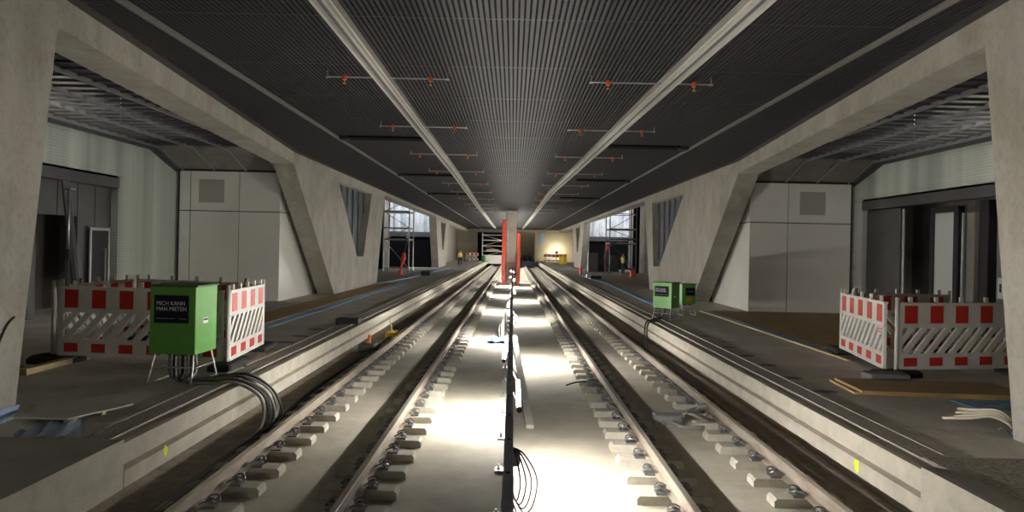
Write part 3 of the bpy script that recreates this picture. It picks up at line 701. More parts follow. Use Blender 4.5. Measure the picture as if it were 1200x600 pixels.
# ------------------------------------------------------------------ construction barriers
def barrier(label, a, bpt, grp=None, posts=(True, True), sign=None):
    a = Vector((a[0], a[1], 0)); e = Vector((bpt[0], bpt[1], 0)); L = (e - a).length
    r = thing('barrier', label, 'barrier', (a.x, a.y, P), math.atan2(e.y - a.y, e.x - a.x), grp)
    z0 = .10
    t = .022
    b = MB()
    def pz(poly, mi=0, tt=t): b.prism(poly, lambda x, z: (x, -tt, z0 + z), lambda x, z: (x, tt, z0 + z), mi)
    def rect(xa, xb, za, zb, tt=t): pz([(xa, za), (xb, za), (xb, zb), (xa, zb)], 0, tt)
    rect(.03, L - .03, 0, .26); rect(.03, L - .03, .69, 1.10)
    rect(.03, L - .03, -.0, .03, .034); rect(.03, L - .03, .235, .265, .03); rect(.03, L - .03, .69, .72, .03); rect(.03, L - .03, 1.07, 1.10, .034)
    rect(.03, .09, .26, .69); rect(L - .09, L - .03, .26, .69)
    # diagonal webs
    sl = .40; pitch = .235; wv = .125; k = -.4
    while k < L:
        poly = [(k, .26), (k + wv, .26), (k + wv + sl, .69), (k + sl, .69)]
        # clip to [.08, L-.08]
        def clip(poly, c, keep):
            out = []
            for i in range(len(poly)):
                p, q = poly[i], poly[(i + 1) % len(poly)]
                if keep(p[0]): out.append(p)
                if keep(p[0]) != keep(q[0]):
                    tt = (c - p[0]) / (q[0] - p[0]); out.append((c, p[1] + (q[1] - p[1]) * tt))
            return out
        poly = clip(poly, .08, lambda x: x >= .08)
        if poly: poly = clip(poly, L - .08, lambda x: x <= L - .08)
        if len(poly) >= 3: pz(poly)
        k += pitch
    n = 5
    for i in range(n):
        x = L * (i + .5) / n
        rect(x - .03, x + .03, 1.10, 1.19, .02)
    b.build('board', 'white_plastic', r)
    n = max(2, round(L / .5)); pw = L / n
    for i in range(n):
        x0 = .06 + i * pw
        x0 = i * pw + pw * .25
        for (za, zb) in ((.76, 1.05), (.06, .20)):
            b = MB(); b.box(x0, x0 + pw * .5, -t - .004, -t, z0 + za, z0 + zb); b.box(x0, x0 + pw * .5, t, t + .004, z0 + za, z0 + zb); b.build('red_reflector', 'red_reflect', r)
    for x, on in ((.0, posts[0]), (L, posts[1])):
        if not on: continue
        b = MB(); b.cyl((x, 0, .03), (x, 0, 1.28), .03, 10); b.build('post', 'white_plastic', r, True)
        b = MB(); b.bbox(x - .38, x + .38, -.18, .18, 0, .10, .03); ft = b.build('foot', 'rubber', r)
    if sign:
        b = MB(); b.box(L - sign - .2, L - sign, -t - .008, -t - .001, z0 + .56, z0 + .68); sp_ = b.build('owner_plate', 'white_reflect', r)
        for k in range(2): b = MB(); b.box(L - sign - .18, L - sign - .02, -t - .011, -t - .008, z0 + .585 + k * .045, z0 + .605 + k * .045); b.build('print_line', 'red_reflect', sp_)
    return r
A0 = W(68, 423, z=P); A1 = W(263, 431, z=P); A2 = W(305, 410, z=P)
barrier('red and white barrier facing the camera behind the big green cabinet', (A0.x, A0.y), (A1.x, A1.y), 'left pit barriers', (True, False), .12)
barrier('red and white barrier turned towards the tracks right of the big green cabinet', (A1.x + .04, A1.y), (A2.x, A2.y + .1), 'left pit barriers')
barrier('rear barrier of the left pit enclosure, seen over the front one', (A2.x - .1, A2.y + .15), (A0.x - .1, A2.y + .9), 'left pit barriers', (False, True))
barrier('end-on barrier at the far left end of the left pit enclosure', (A0.x - .12, A2.y + .8), (A0.x - .12, A0.y + .05), 'left pit barriers', (False, True))
B0 = W(1046, 441, z=P); B1 = W(1172, 438, z=P); B2 = W(985, 413, z=P)
d = (B1 - B0).normalized(); Be = B0 + d * 2.55
barrier('red and white barrier facing the camera partly hidden by the right pillar', (B0.x + .05, B0.y), (Be.x, Be.y), 'right pit barriers', (True, True))
barrier('red and white barrier turned towards the tracks at the left of the right pit', (B2.x, B2.y), (B0.x - .08, B0.y + .08), 'right pit barriers', (True, False), .1)
barrier('rear barrier of the right pit enclosure, seen over the front one', (Be.x + .1, B2.y + .05), (B2.x + .12, B2.y + .1), 'right pit barriers', (True, False))
b = MB(); q = W(1040, 447, z=P); b.bbox(q.x - .32, q.x + .3, q.y - .12, q.y + .2, P, P + .13, .02)
tag(b.build('weight_block', 'grey_rubber'), 'grey recycled-rubber weight at the corner of the right barriers', 'weight')

# ------------------------------------------------------------------ boards, films and clutter on the platforms
def sheet(name, pts, z0, z1, m, label, cat, grp=None):
    b = MB(); b.prism([(p[0], p[1]) for p in pts], lambda x, y: (x, y, z0), lambda x, y: (x, y, z1)); return tag(b.build(name, m), label, cat, grp)
def rot_rect(cx, cy, L, Wd, a):
    ca, sa = math.cos(a), math.sin(a)
    return [(cx + ca * x - sa * y, cy + sa * x + ca * y) for x, y in ((-L / 2, -Wd / 2), (L / 2, -Wd / 2), (L / 2, Wd / 2), (-L / 2, Wd / 2))]
for k in range(2):
    sheet('plywood_board', rot_rect(5.98 + .06 * k, 9.95 - .04 * k, 2.3, .95, -.10 + .03 * k), P + .035 * k + .001, P + .034 + .035 * k, 'ply', ('lower' if k == 0 else 'upper') + ' of two brown plywood boards lying in front of the right barriers', 'board', 'plywood boards by the right pillar')
sheet('plastic_film', [(6.0, 8.75), (7.1, 8.9), (7.1, 9.35), (5.95, 9.3)], P + .001, P + .008, 'blue_film', 'bright blue film under the plywood boards by the right pillar', 'film')
q0 = W(12, 498, z=P); q1 = W(80, 500, z=P); q2 = W(156, 482, z=P); q3 = W(60, 478, z=P)
sheet('board', [q0, q1, q2, q3], P + .07, P + .088, 'grey_board', 'grey sheet board resting on blocks by the near left pillar', 'board')
b = MB(); q = W(78, 499, z=P); b.bbox(q.x - .05, q.x + .05, q.y + .02, q.y + .09, P, P + .07, .006)
tag(b.build('timber_block', 'timber'), 'small wooden block under the corner of the grey sheet board', 'block')
b = MB(); q = W(60, 484, z=P); b.bbox(q.x - .25, q.x - .15, q.y, q.y + .08, P, P + .07, .006); b.bbox(q.x + .5, q.x + .6, q.y - .05, q.y + .03, P, P + .07, .006)
tag(b.build('timber_batten', 'timber'), 'hidden timber support under the grey sheet board', 'batten')
b = MB()
for i in range(10):
    def fp(i, j):
        p = W(16 + i * 7.9, 517 - j * (3 + i * 1.3), z=P); return (p.x, p.y, P + .012 + .045 * abs(math.sin(i * 1.1 + j * 2)))
    for j in range(2): b.quad([fp(i, j), fp(i + 1, j), fp(i + 1, j + 1), fp(i, j + 1)])
tag(b.build('plastic_film', 'pale_film'), 'crumpled pale blue film behind the near left concrete block', 'film')
b = MB(); b.prism([(6.7, P), (7.44, P), (7.47, P + .13), (7.2, P + .15), (6.7, P + .12)], lambda y, z: (-wx(y) + .006, y, z), lambda y, z: (-wx(y) + .018, y, z)); tag(b.build('plastic_film', 'pale_film'), 'blue film wrapped round the foot of the near left pillar', 'film')
q = W(27, 440, z=P); q1 = W(82, 428, z=P)
b = MB(); b.box(q.x - .08, q.x + .05, q.y, q1.y + .6, P, P + .09); tag(b.build('timber_batten', 'timber'), 'pale timber batten on the platform left of the left barrier', 'batten')
b = MB(); b.box(-8.3, -7.35, 10.0, 10.25, P, P + .04); tag(b.build('timber_batten', 'ply'), 'orange-brown batten behind the near left pillar', 'batten')
# blue film strips and plywood along the walls
for k in range(8):
    y0 = 12.5 + k * 3.0; w0 = .30
    dx = .03 * math.sin(k * 2.2)
    sheet('plastic_film', [(-5.95 + dx, y0), (-5.62 + dx, y0), (-5.62 - dx, y0 + 2.95), (-5.95 - dx, y0 + 2.95)], P + .001, P + .01, 'blue_film', '%s blue film strip from the camera along the left platform' % (rown[k]), 'film', 'blue film strips along the left platform')
for k in range(9):
    y0 = 13.5 + k * 2.45
    sheet('plywood_sheet', [(-6.93 + (0 if y0 > 19 else (19 - y0) * .0), y0), (-5.97, y0 + .03), (-5.97, y0 + 2.4), (-6.93, y0 + 2.4)], P + .001, P + .022, 'ply', '%s brown plywood sheet from the camera laid along the left concrete wall' % rown[k], 'plywood', 'plywood sheets along the left wall')
kk = 0
pos = ['near left', 'near middle', 'near right', 'middle left', 'centre', 'middle right', 'far left', 'far middle', 'far right']
for j in range(3):
    for i in range(3):
        x0 = 6.55 + i * 1.55; y0 = 14.2 + j * 2.82
        if i == 0 and j == 2: x1 = x0 + 1.5
        sheet('plywood_sheet', [(x0, y0), (x0 + 1.52, y0), (x0 + 1.52, y0 + 2.78), (x0, y0 + 2.78)], P + .001, P + .02, 'ply', '%s brown plywood sheet of the floor covering before the right panelled room' % pos[kk], 'plywood', 'plywood floor sheets on the right platform'); kk += 1
sheet('plastic_film', [(6.24, 14.4), (6.53, 14.4), (6.53, 22.5), (6.24, 22.5)], P + .001, P + .008, 'blue_film', 'dull blue film strip beside the plywood floor on the right', 'film')
b = MB(); b.box(6.16, 6.22, 12.6, 22.6, P, P + .03); tag(b.build('timber_batten', 'timber'), 'long pale batten edging the blue film on the right platform', 'batten')
for k, (pa, pb) in enumerate((((770, 358), (716, 334)), ((716, 334), (680, 322)))):
    a, e = W(*pa, z=P), W(*pb, z=P)
    sheet('plastic_film', [(a.x - .12, a.y), (a.x + .15, a.y), (e.x + .15, e.y), (e.x - .12, e.y)], P + .001, P + .012, 'blue_film', '%s blue film strip on the far right platform' % ('nearer' if k == 0 else 'farther'), 'film', 'blue strips on the far right platform')
for k, (pa, pb) in enumerate((((438, 333), (482, 325)), ((482, 325), (525, 314)))):
    a, e = W(*pa, z=P), W(*pb, z=P)
    sheet('plastic_film', [(a.x - .15, a.y), (a.x + .2, a.y), (e.x + .2, e.y), (e.x - .2, e.y)], P + .012, P + .03, 'blue_film', '%s blue film strip on the far left platform' % ('nearer' if k == 0 else 'farther'), 'film', 'blue strips on the far left platform')
# thin dark ovals imitating small cast shadows on the platform surface
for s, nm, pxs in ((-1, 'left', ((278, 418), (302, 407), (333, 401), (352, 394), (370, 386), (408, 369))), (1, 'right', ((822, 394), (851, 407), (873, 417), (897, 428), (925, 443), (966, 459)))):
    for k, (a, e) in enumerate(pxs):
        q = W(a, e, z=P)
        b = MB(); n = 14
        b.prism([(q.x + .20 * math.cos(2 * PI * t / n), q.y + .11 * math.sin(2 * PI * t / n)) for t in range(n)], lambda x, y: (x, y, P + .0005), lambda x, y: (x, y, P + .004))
        tag(b.build('painted_shadow', 'steel_dark'), '%s dark oval painted shadow from the camera on the %s platform' % (ordn[k if s > 0 else k], nm) if s < 0 else '%s dark oval painted shadow from the far end on the %s platform' % (ordn[k].replace('nearest', 'first'), nm), 'cap', 'painted shadows on the %s platform' % nm)
q = W(408, 379, z=P); b = MB(); b.bbox(q.x - .28, q.x + .28, q.y - .15, q.y + .15, P, P + .14, .015)
tag(b.build('rubber_block', 'rubber'), 'black rubber block on the left platform edge', 'block')
q = W(499, 323, z=P); b = MB(); b.bbox(q.x - .3, q.x + .3, q.y - .3, q.y + .3, P, P + .3, .03); tag(b.build('rubber_block', 'rubber'), 'dark box on the far left platform by the blue film', 'block')
q = W(698, 327, z=P); b = MB(); b.bbox(q.x - .35, q.x + .35, q.y - .2, q.y + .2, P, P + .22, .03); tag(b.build('rubber_block', 'rubber'), 'dark bag on the far right platform by the blue film', 'bag')
q = W(690, 325, z=P); b = MB(); b.bbox(q.x - .2, q.x + .2, q.y - .2, q.y + .2, P, P + .25, .05); tag(b.build('bucket', 'white_reflect'), 'small white tub beside the dark bag on the far right platform', 'tub')
# cables from the left cabinet over the kerb
cx, cy = cl.x, cl.y
for k in range(7):
    j = random.uniform(-.05, .05); yk = cy - .12 + .1 * k
    b = MB(); out = -3.50 + .05 * (k % 3)
    ex = [(-3.60, yk + 1.6, .10), (-3.52 - .02 * k, yk + 3.5, .10)] if k % 2 else [(-3.62, yk - .9, .11), (-3.60 + .015 * k, yk - 3.2, .10)]
    mid = [(-3.56, yk + .45, .15), ] if k % 2 else [(-3.56, yk + .1, .15)]
    b.tube(spline([(cx - .18 + .06 * k, cy + .26, P + .36), (cx - .15 + .06 * k, cy + .2, P + .12), (cx + .02 + .03 * k, cy + .05 + j, P + .03), (-4.1, yk - .05, P + .04 + .01 * (k % 3)), (-3.78, yk, P + .05 + .015 * (k % 2)), (-3.50 + j * .6, yk + .15, .66 + j), (out, yk + .3, .32)] + mid + ex, 7), .017 if k % 3 else .022, 7)
    tag(b.build('cable', 'cable' if k % 2 else 'cable_grey', None, True), '%s of the cables spilling from the big green cabinet over the left kerb' % (ordn + ['seventh'])[k].replace('nearest', 'first').capitalize(), 'cable', 'cables from the big green cabinet')
for k in range(2):
    b = MB(); b.tube(spline([(-3.62 + .05 * k, 4, .10), (-3.55 + .06 * k, 6.5, .10), (-3.50 + .05 * k, 8.2, .10), (-3.62 + .05 * k, 10.5, .10), (-3.72 + .04 * k, 13, .10), (-3.66 + .05 * k, 18, .10), (-3.7 + .04 * k, 30, .10)], 8), .022, 7)
    tag(b.build('cable', ('cable_grey', 'cable')[k], None, True), '%s cable lying in the channel beside the left track' % ('pale grey', 'black')[k], 'cable')
# cables from the right cabinets
for k in range(2):
    y = cr.y - .3 + .3 * k; b = MB()
    b.tube(spline([(cr.x - .05, cr.y + .2, P + .3), (cr.x - .15, cr.y, P + .1), (3.98, y - .3, P + .04), (3.7, y - .5, P - .02), (3.62, y - .7, .5), (3.58, y - 1.2, .12), (3.52, y - 2.6 - 1.5 * k, .02)], 7), .02, 7)
    tag(b.build('cable', 'cable', None, True), '%s black cable looping from the right cabinets over the kerb' % ('nearer', 'farther')[1 - k], 'cable')
# black pipe in the right channel
b = MB(); a = W(805, 447, z=.03); e = W(870, 470, z=.03)
b.tube(spline([(3.52, a.y + .6, .03), (3.50, a.y, .06), (3.47, (a.y + e.y) / 2, .06), (3.48, e.y, .05), (3.5, e.y - 1.2, .04)], 6), .05, 8); tag(b.build('hose', 'rubber', None, True), 'thick black hose lying beside the outer rail of the right track', 'hose')
# conduits at the right pillar
for k in range(4):
    b = MB(); tx, ty = (5.12, 8.15) if k == 0 else (5.18 + .1 * k, 8.05 + .12 * k)
    b.tube(spline([(5.60 + .02 * k, 7.62, P), (5.55 + .02 * k, 7.66, P + .10), (5.44 + .03 * k, 7.78, P + .15 + .02 * k), (5.3 + .05 * k, 7.9 + .05 * k, P + .10 + .02 * k), (tx, ty, P + .03 + .02 * k)], 6), .018, 8)
    tag(b.build('conduit', 'conduit', None, True), '%s cream conduit stub bending from the floor at the right pillar' % ordn[k].replace('nearest', 'lowest').capitalize(), 'conduit', 'conduit stubs at the right pillar')
b = MB(); b.tube(spline([(5.66, 7.6, P), (5.62, 7.65, P + .2), (5.5, 7.8, P + .26), (5.4, 7.95, P + .24)], 6), .008, 6); tag(b.build('cable', 'cable', None, True), 'thin black cable curving beside the cream conduits', 'cable')
b = MB()
for i in range(5):
    for j in range(3):
        def rp(i, j): return (5.40 + i * .06, 7.42 + j * .07, P + .02 + .05 * abs(math.sin(i * 1.7 + j)))
        b.quad([rp(i, j), rp(i + 1, j), rp(i + 1, j + 1), rp(i, j + 1)])
tag(b.build('plastic_film', 'pale_film'), 'scrap of pale blue film at the foot of the conduits', 'film')
# cable on the left pillar face
b = MB(); s0 = [(-wx(y) + .012, y, z) for y, z in ((7.35, 1.95), (7.2, 1.85), (7.05, 1.6), (6.95, 1.2), (6.9, .9))]
b.tube(spline(s0, 6), .012, 6); tag(b.build('cable', 'cable', None, True), 'black cable hanging down the face of the near left pillar', 'cable')
# yellow clamps in the left channel
q = W(452, 388, z=.0)
r = thing('rail_tool', 'yellow rail clamp with pale handle lying in the left channel', 'tool', (-3.62, 20.6, .08))
b = MB(); b.bbox(-.16, .16, -.35, .35, .0, .14, .02); b.build('body', 'yellow', r)
b = MB(); b.tube([(.0, -.1, .14), (-.15, .1, .62), (-.36, .2, .75)], .022, 8); b.build('handle', 'timber', r)
b = MB(); b.bbox(-.2, .1, .3, .5, 0, .1, .02); b.build('jaw', 'steel_dark', r)
r = thing('rail_tool', 'small dark tool with orange top nearer in the left channel', 'tool', (-3.72, 17.6, .08))
b = MB(); b.bbox(-.2, .2, -.3, .3, 0, .2, .02); b.build('body', 'steel_dark', r)
b = MB(); b.cyl((0, 0, .2), (0, 0, .32), .07, 8); b.cyl((.03, -.05, .3), (.03, -.05, .42), .04, 8); b.build('top', 'orange', r)
# sensor box with hose on the right track
q = W(787, 497, z=0)
r = thing('sensor_box', 'grey metal box between the rails of the right track', 'box', (q.x - .08, q.y + .0, 0))
b = MB(); b.bbox(-.22, .22, -.12, .12, 0, .17, .015); b.build('housing', 'galv', r)
for x in (-.1, .08): b = MB(); b.cyl((x, -.12, .07), (x, -.19, .06), .025, 8); b.build('gland', 'cable_grey', r)
b = MB(); b.tube(spline([(q.x, q.y - .2, .06), (q.x + .08, q.y - .36, .05), (q.x + .35, q.y - .38, .05), (q.x + .55, q.y - .2, .05), (q.x + .52, q.y + .1, .07), (q.x + .42, q.y + .2, .10)], 7), .036, 9)
tag(b.build('hose', 'cable_grey', None, True), 'curved grey hose from the grey box towards the outer right rail', 'hose')
r = thing('rail_clamp', 'grey steel rail contact clamp on the inside of the outer right rail', 'clamp', (3.10, q.y + .30, .12))
b = MB(); b.cyl((-.03, 0, .10), (.13, 0, .12), .06, 10); b.build('contact', 'galv', r)
b = MB(); b.tube(spline([(-.02, 0, .1), (-.2, -.08, .06), (-.42, -.12, .0)], 5), .018, 7); b.build('lead', 'galv', r); b = MB(); b.box(-.12, .02, -.08, .08, 0, .06); b.build('bracket', 'clip', r)
q = W(692, 452, z=.1)
r = thing('rail_clamp', 'dark cable clamp on the inner rail of the right track', 'clamp', (1.60, q.y, .12))
b = MB(); b.bbox(-.12, .1, -.1, .1, 0, .12, .02); b.build('bracket', 'clip', r); b = MB(); b.tube(spline([(-.08, 0, .06), (-.3, .1, .03), (-.5, .35, -.09)], 5), .018, 6); b.build('lead', 'cable', r)
# yellow paint marks on the kerbs
def mark(px, py, s, sz, lab):
    q = W(px, py, X=s * 3.72); b = MB(); rr = random.Random(px)
    pts = [(sz * (.6 + .6 * rr.random()) * math.cos(a * PI / 4), sz * 1.3 * (.6 + .6 * rr.random()) * math.sin(a * PI / 4)) for a in range(8)]
    x = s * 3.7175
    b.prism(pts, lambda y, z: (x, q.y + y, q.z + z), lambda y, z: (s * 3.7195, q.y + y, q.z + z)); tag(b.build('paint_mark', 'neon'), lab, 'paint mark')
mark(194, 528, -1, .05, 'fluorescent yellow paint mark on the near left kerb')
mark(1004, 545, 1, .06, 'larger fluorescent yellow paint mark on the right kerb')

# ------------------------------------------------------------------ bay 2 contents
def scaffold(label, cx, cy, wx_, wy, levels, h, rz=0, m='galv', diag=True):
    r = thing('scaffold_tower', label, 'scaffold', (cx, cy, P if abs(cx) > 4.4 else 0), rz)
    for a in (-1, 1):
        for c in (-1, 1):
            b = MB(); b.cyl((a * wx_ / 2, c * wy / 2, .08), (a * wx_ / 2, c * wy / 2, h), .045, 8); st = b.build('standard', m, r)
            b = MB(); b.cyl((a * wx_ / 2, c * wy / 2, 0), (a * wx_ / 2, c * wy / 2, .08), .08, 8); b.build('base_jack', 'steel_dark', st)
    for z in levels:
        for c in (-1, 1): b = MB(); b.cyl((-wx_ / 2, c * wy / 2, z), (wx_ / 2, c * wy / 2, z), .04, 6); b.build('ledger', m, r)
        for a in (-1, 1): b = MB(); b.cyl((a * wx_ / 2, -wy / 2, z), (a * wx_ / 2, wy / 2, z), .04, 6); b.build('transom', m, r)
    if diag:
        for k in range(len(levels) - 1):
            e = 1 if k % 2 else -1
            b = MB(); b.cyl((-e * wx_ / 2, -wy / 2, levels[k]), (e * wx_ / 2, -wy / 2, levels[k + 1]), .03, 6); b.build('brace', m, r)
    for z in (levels[1], levels[-2]):
        b = MB(); b.box(-wx_ / 2, wx_ / 2, -wy / 2, wy / 2, z + .04, z + .09); b.build('deck', 'grey_board', r)
    return r
scaffold('metal scaffold tower with braces in the second left bay', -8.75, 52, 1.9, 2.2, [.3, 2.4, 3.3, 4.5, 5.4], 5.8)
scaffold('dark scaffold frame under the pale sheets in the second right bay', 9.1, 58, 2.2, 2.4, [.4, 2.5, 2.9, 3.7, 5.0], 5.5, 0, 'steel_dark')
b = MB(); b.bbox(10.5, 11.0, 59.6, 60.2, P, 7.4, .03); tag(b.build('steel_column', 'ceil_dark'), 'thick black column in the second right bay', 'column')
b = MB(); b.bbox(-11.2, -10.75, 56, 56.5, P, 7.4, .03); tag(b.build('steel_column', 'ceil_dark'), 'thick black column in the second left bay', 'column')
# red standpipe tool
q = W(469, 322, z=P)
r = thing('standpipe', 'red stand with a slanted black and white handle on the far left platform', 'stand', (q.x, q.y, P))
b = MB(); b.cyl((0, 0, 0), (0, 0, .06), .25, 12); b.cyl((0, 0, .06), (.02, 0, .3), .14, 10); b.build('base', 'red_paint', r)
b = MB(); b.tube([(.02, 0, .28), (.12, 0, .8), (.2, 0, 1.1), (.22, 0, 1.5)], [.06, .1, .17, .1], 8); b.build('stem', 'red_paint', r)
b = MB(); b.tube([(.22, 0, 1.45), (.35, 0, 2.1), (.42, 0, 2.5)], .05, 8); b.build('hose', 'rubber', r)
b = MB(); b.tube([(.42, 0, 2.5), (.5, 0, 2.95)], [.08, .05], 8); b.build('nozzle', 'white_reflect', r)
q = W(711, 312, Y=62); b = MB(); b.bbox(q.x - .25, q.x + .2, 62, 62.4, P, P + 1.6, .05); b.cyl((q.x, 62.2, P + 1.6), (q.x, 62.2, P + 2.0), .2, 8)
o = tag(b.build('crate', 'navy_cloth'), 'tall dark crate in the second right bay behind the worker', 'crate')
b = MB(); b.cyl((q.x, 61.9, P + 1.9), (q.x, 61.9, P + 2.35), .16, 10); b.cyl((q.x, 61.9, P + 2.35), (q.x, 61.9, P + 2.45), .07, 8); b.cyl((q.x, 61.9, P + .02), (q.x, 61.9, P + 1.9), .03, 6)
tag(b.build('extinguisher_post', 'red_paint'), 'red canister on a post in the dark second right bay', 'canister')
for k, (px, w, h) in enumerate(((695, .9, 1.7), (703, .7, 1.2), (720, .8, 1.5))):
    q = W(px, 318, Y=60 + k); b = MB(); b.bbox(q.x - w / 2, q.x + w / 2, 60 + k, 60.8 + k, P, P + h, .04); b.box(q.x - w / 2 - .02, q.x + w / 2 + .02, 59.97 + k, 60.83 + k, P + h * .5, P + h * .55)
    tag(b.build('crate', 'dark_metal'), ('tall dark cabinet left of the red canister in the second right bay', 'low dark crate beside the tall cabinet in the second right bay', 'dark crate next to the worker in the second right bay')[k], 'crate')
q = W(750, 312, Y=50); b = MB(); b.bbox(8.6, 9.0, 50, 50.35, P, P + .55, .05); tag(b.build('toolbox', 'red_paint'), 'red box at the edge of the right concrete wall', 'box')
q = W(679, 322, z=P); b = MB(); b.cyl((q.x + .1, q.y, P), (q.x + .1, q.y, P + .62), .12, 10); b.cyl((q.x + .1, q.y, P + .62), (q.x + .1, q.y, P + .72), .05, 8); tag(b.build('fire_extinguisher', 'red_paint'), 'red fire extinguisher standing at the far right V pier', 'extinguisher')

# ------------------------------------------------------------------ far end contents
scaffold('white scaffold tower on the left track before the black tunnel mouth', -3.05, 101, 3.0, 1.6, [.5, 1.5, 2.3, 3.1, 3.9, 4.7], 5.1, 0, 'white_reflect')
sc_ = [o for o in C.objects if o.name.startswith('scaffold_tower')][-1]
b = MB(); b.box(-1.45, 1.45, -.86, -.83, .55, 1.75); b.build('cover_sheet', 'white_reflect', sc_); b = MB(); b.box(-.9, .9, -.9, -.4, 2.35, 2.6); b.build('plank_stack', 'timber', sc_)
q = W(565, 306, Y=97); b = MB(); b.bbox(-4.55, -3.9, 97, 97.6, 0.0, 1.7, .15); tag(b.build('waste_bag', 'green_bag'), 'green bag beside the white scaffold tower', 'bag')
def far_fence(label, x0, x1, y, m1='white_plastic', red=True):
    r = thing('barrier', label, 'barrier', (x0, y, P)); L = x1 - x0
    b = MB(); b.box(0, L, -.02, .02, .1, .35); b.box(0, L, -.02, .02, .75, 1.2)
    k = 0
    while k * .3 < L - .1: b.box(k * .3, k * .3 + .1, -.02, .02, .35, .75); k += 1
    b.build('board', m1, r)
    if red:
        k = 0
        while k * .62 + .35 < L: 
            for za, zb in ((.8, 1.15), (.15, .3)):
                b = MB(); b.box(k * .62 + .1, k * .62 + .4, -.03, -.02, za, zb); b.build('red_reflector', 'red_reflect', r)
            k += 1
    for x in (0, L): b = MB(); b.box(x - .3, x + .3, -.2, .2, 0, .1); b.build('foot', 'rubber', r)
far_fence('distant red and white barrier before the floodlit end wall', 4.5, 7.8, 101)
far_fence('distant pale barrier at the left end of the platform', -6.8, -5.0, 99, 'white_plastic', True)
for k, (x0, y) in enumerate(((6.05, 90), (6.65, 90.3))):
    r = thing('warning_stand', '%s of two yellow folding warning stands on the far right platform' % ('left', 'right')[k], 'warning stand', (x0, y, P), 0, 'yellow warning stands')
    b = MB(); b.bbox(0, .5, -.03, .03, .05, 1.35, .01); b.build('front_board', 'yellow', r); b = MB(); b.bbox(.02, .48, .3, .34, 0, 1.2, .01); b.build('rear_board', 'yellow', r)
    b = MB(); b.box(.06, .44, -.04, -.03, 1.05, 1.2); b.build('stripe', 'red_reflect', r)
b = MB()
for i in range(12):
    for j in range(4):
        def hp(i, j):
            x = .75 + i * .2; e = abs(x - 1.9) / 1.3
            return (x, 98 + j * .8, max(.02, (1.35 - e * e * .6 + .25 * math.sin(i * 1.9 + j)) * math.sin(PI * min(max(j / 4 + .12, 0), 1)) + .5))
        b.quad([hp(i, j), hp(i + 1, j), hp(i + 1, j + 1), hp(i, j + 1)])
for i in range(12):
    def hp0(i): return (.75 + i * .2, 98, 0)
    x = .75 + i * .2
    b.quad([(x, 98, 0), (x + .2, 98, 0), hp(i + 1, 0), hp(i, 0)])
tag(b.build('tarpaulin', 'blue_tarp'), 'dark blue tarpaulin over a heap on the right track', 'tarpaulin')
r = thing('floodlight', 'bright floodlight shining on the far right end wall', 'lamp', (6.6, 103.2, P))
b = MB(); b.cyl((0, 0, 0), (0, 0, 1.3), .03, 8)
for a in range(3): b.cyl((0, 0, .5), (.35 * math.cos(a * 2.09), .35 * math.sin(a * 2.09), .02), .02, 6)
b.build('tripod', 'steel_dark', r); b = MB(); b.bbox(-.25, .25, -.1, .06, 1.3, 1.65, .02); b.build('housing', 'steel_dark', r)
b = MB(); b.box(-.22, .22, .06, .08, 1.33, 1.62); b.build('lens', 'flood', r)
b = MB(); b.box(4.1, 4.5, YE - .06, YE - .04, 3.6, 5.1); b.box(4.0, 4.6, YE - .04, YE - .005, 3.5, 5.2); tag(b.build('notice_board', ['sign_blue']), 'tall pale blue notice on the far end wall', 'notice')

# ------------------------------------------------------------------ people
def skin_mesh(name, verts, edges, radii, m, parent, root=0, sub=2):
    me = bpy.data.meshes.new(name); me.from_pydata([Vector(v) for v in verts], edges, [])
    o = bpy.data.objects.new(name, me); C.objects.link(o)
    md = o.modifiers.new('s', 'SKIN'); md.use_smooth_shade = True
    for i, r in enumerate(radii):
        sv = me.skin_vertices[0].data[i]; rr = r if isinstance(r, tuple) else (r, r); sv.radius = rr; sv.use_root = (i == root)
    o.modifiers.new('d', 'SUBSURF').levels = sub
    bpy.context.view_layer.update()
    ev = o.evaluated_get(bpy.context.evaluated_depsgraph_get())
    me2 = bpy.data.meshes.new_from_object(ev); me2.materials.clear(); me2.materials.append(M[m])
    for p in me2.polygons: p.use_smooth = True
    o2 = bpy.data.objects.new(name, me2); bpy.data.objects.remove(o); C.objects.link(o2); o2.parent = parent
    return o2
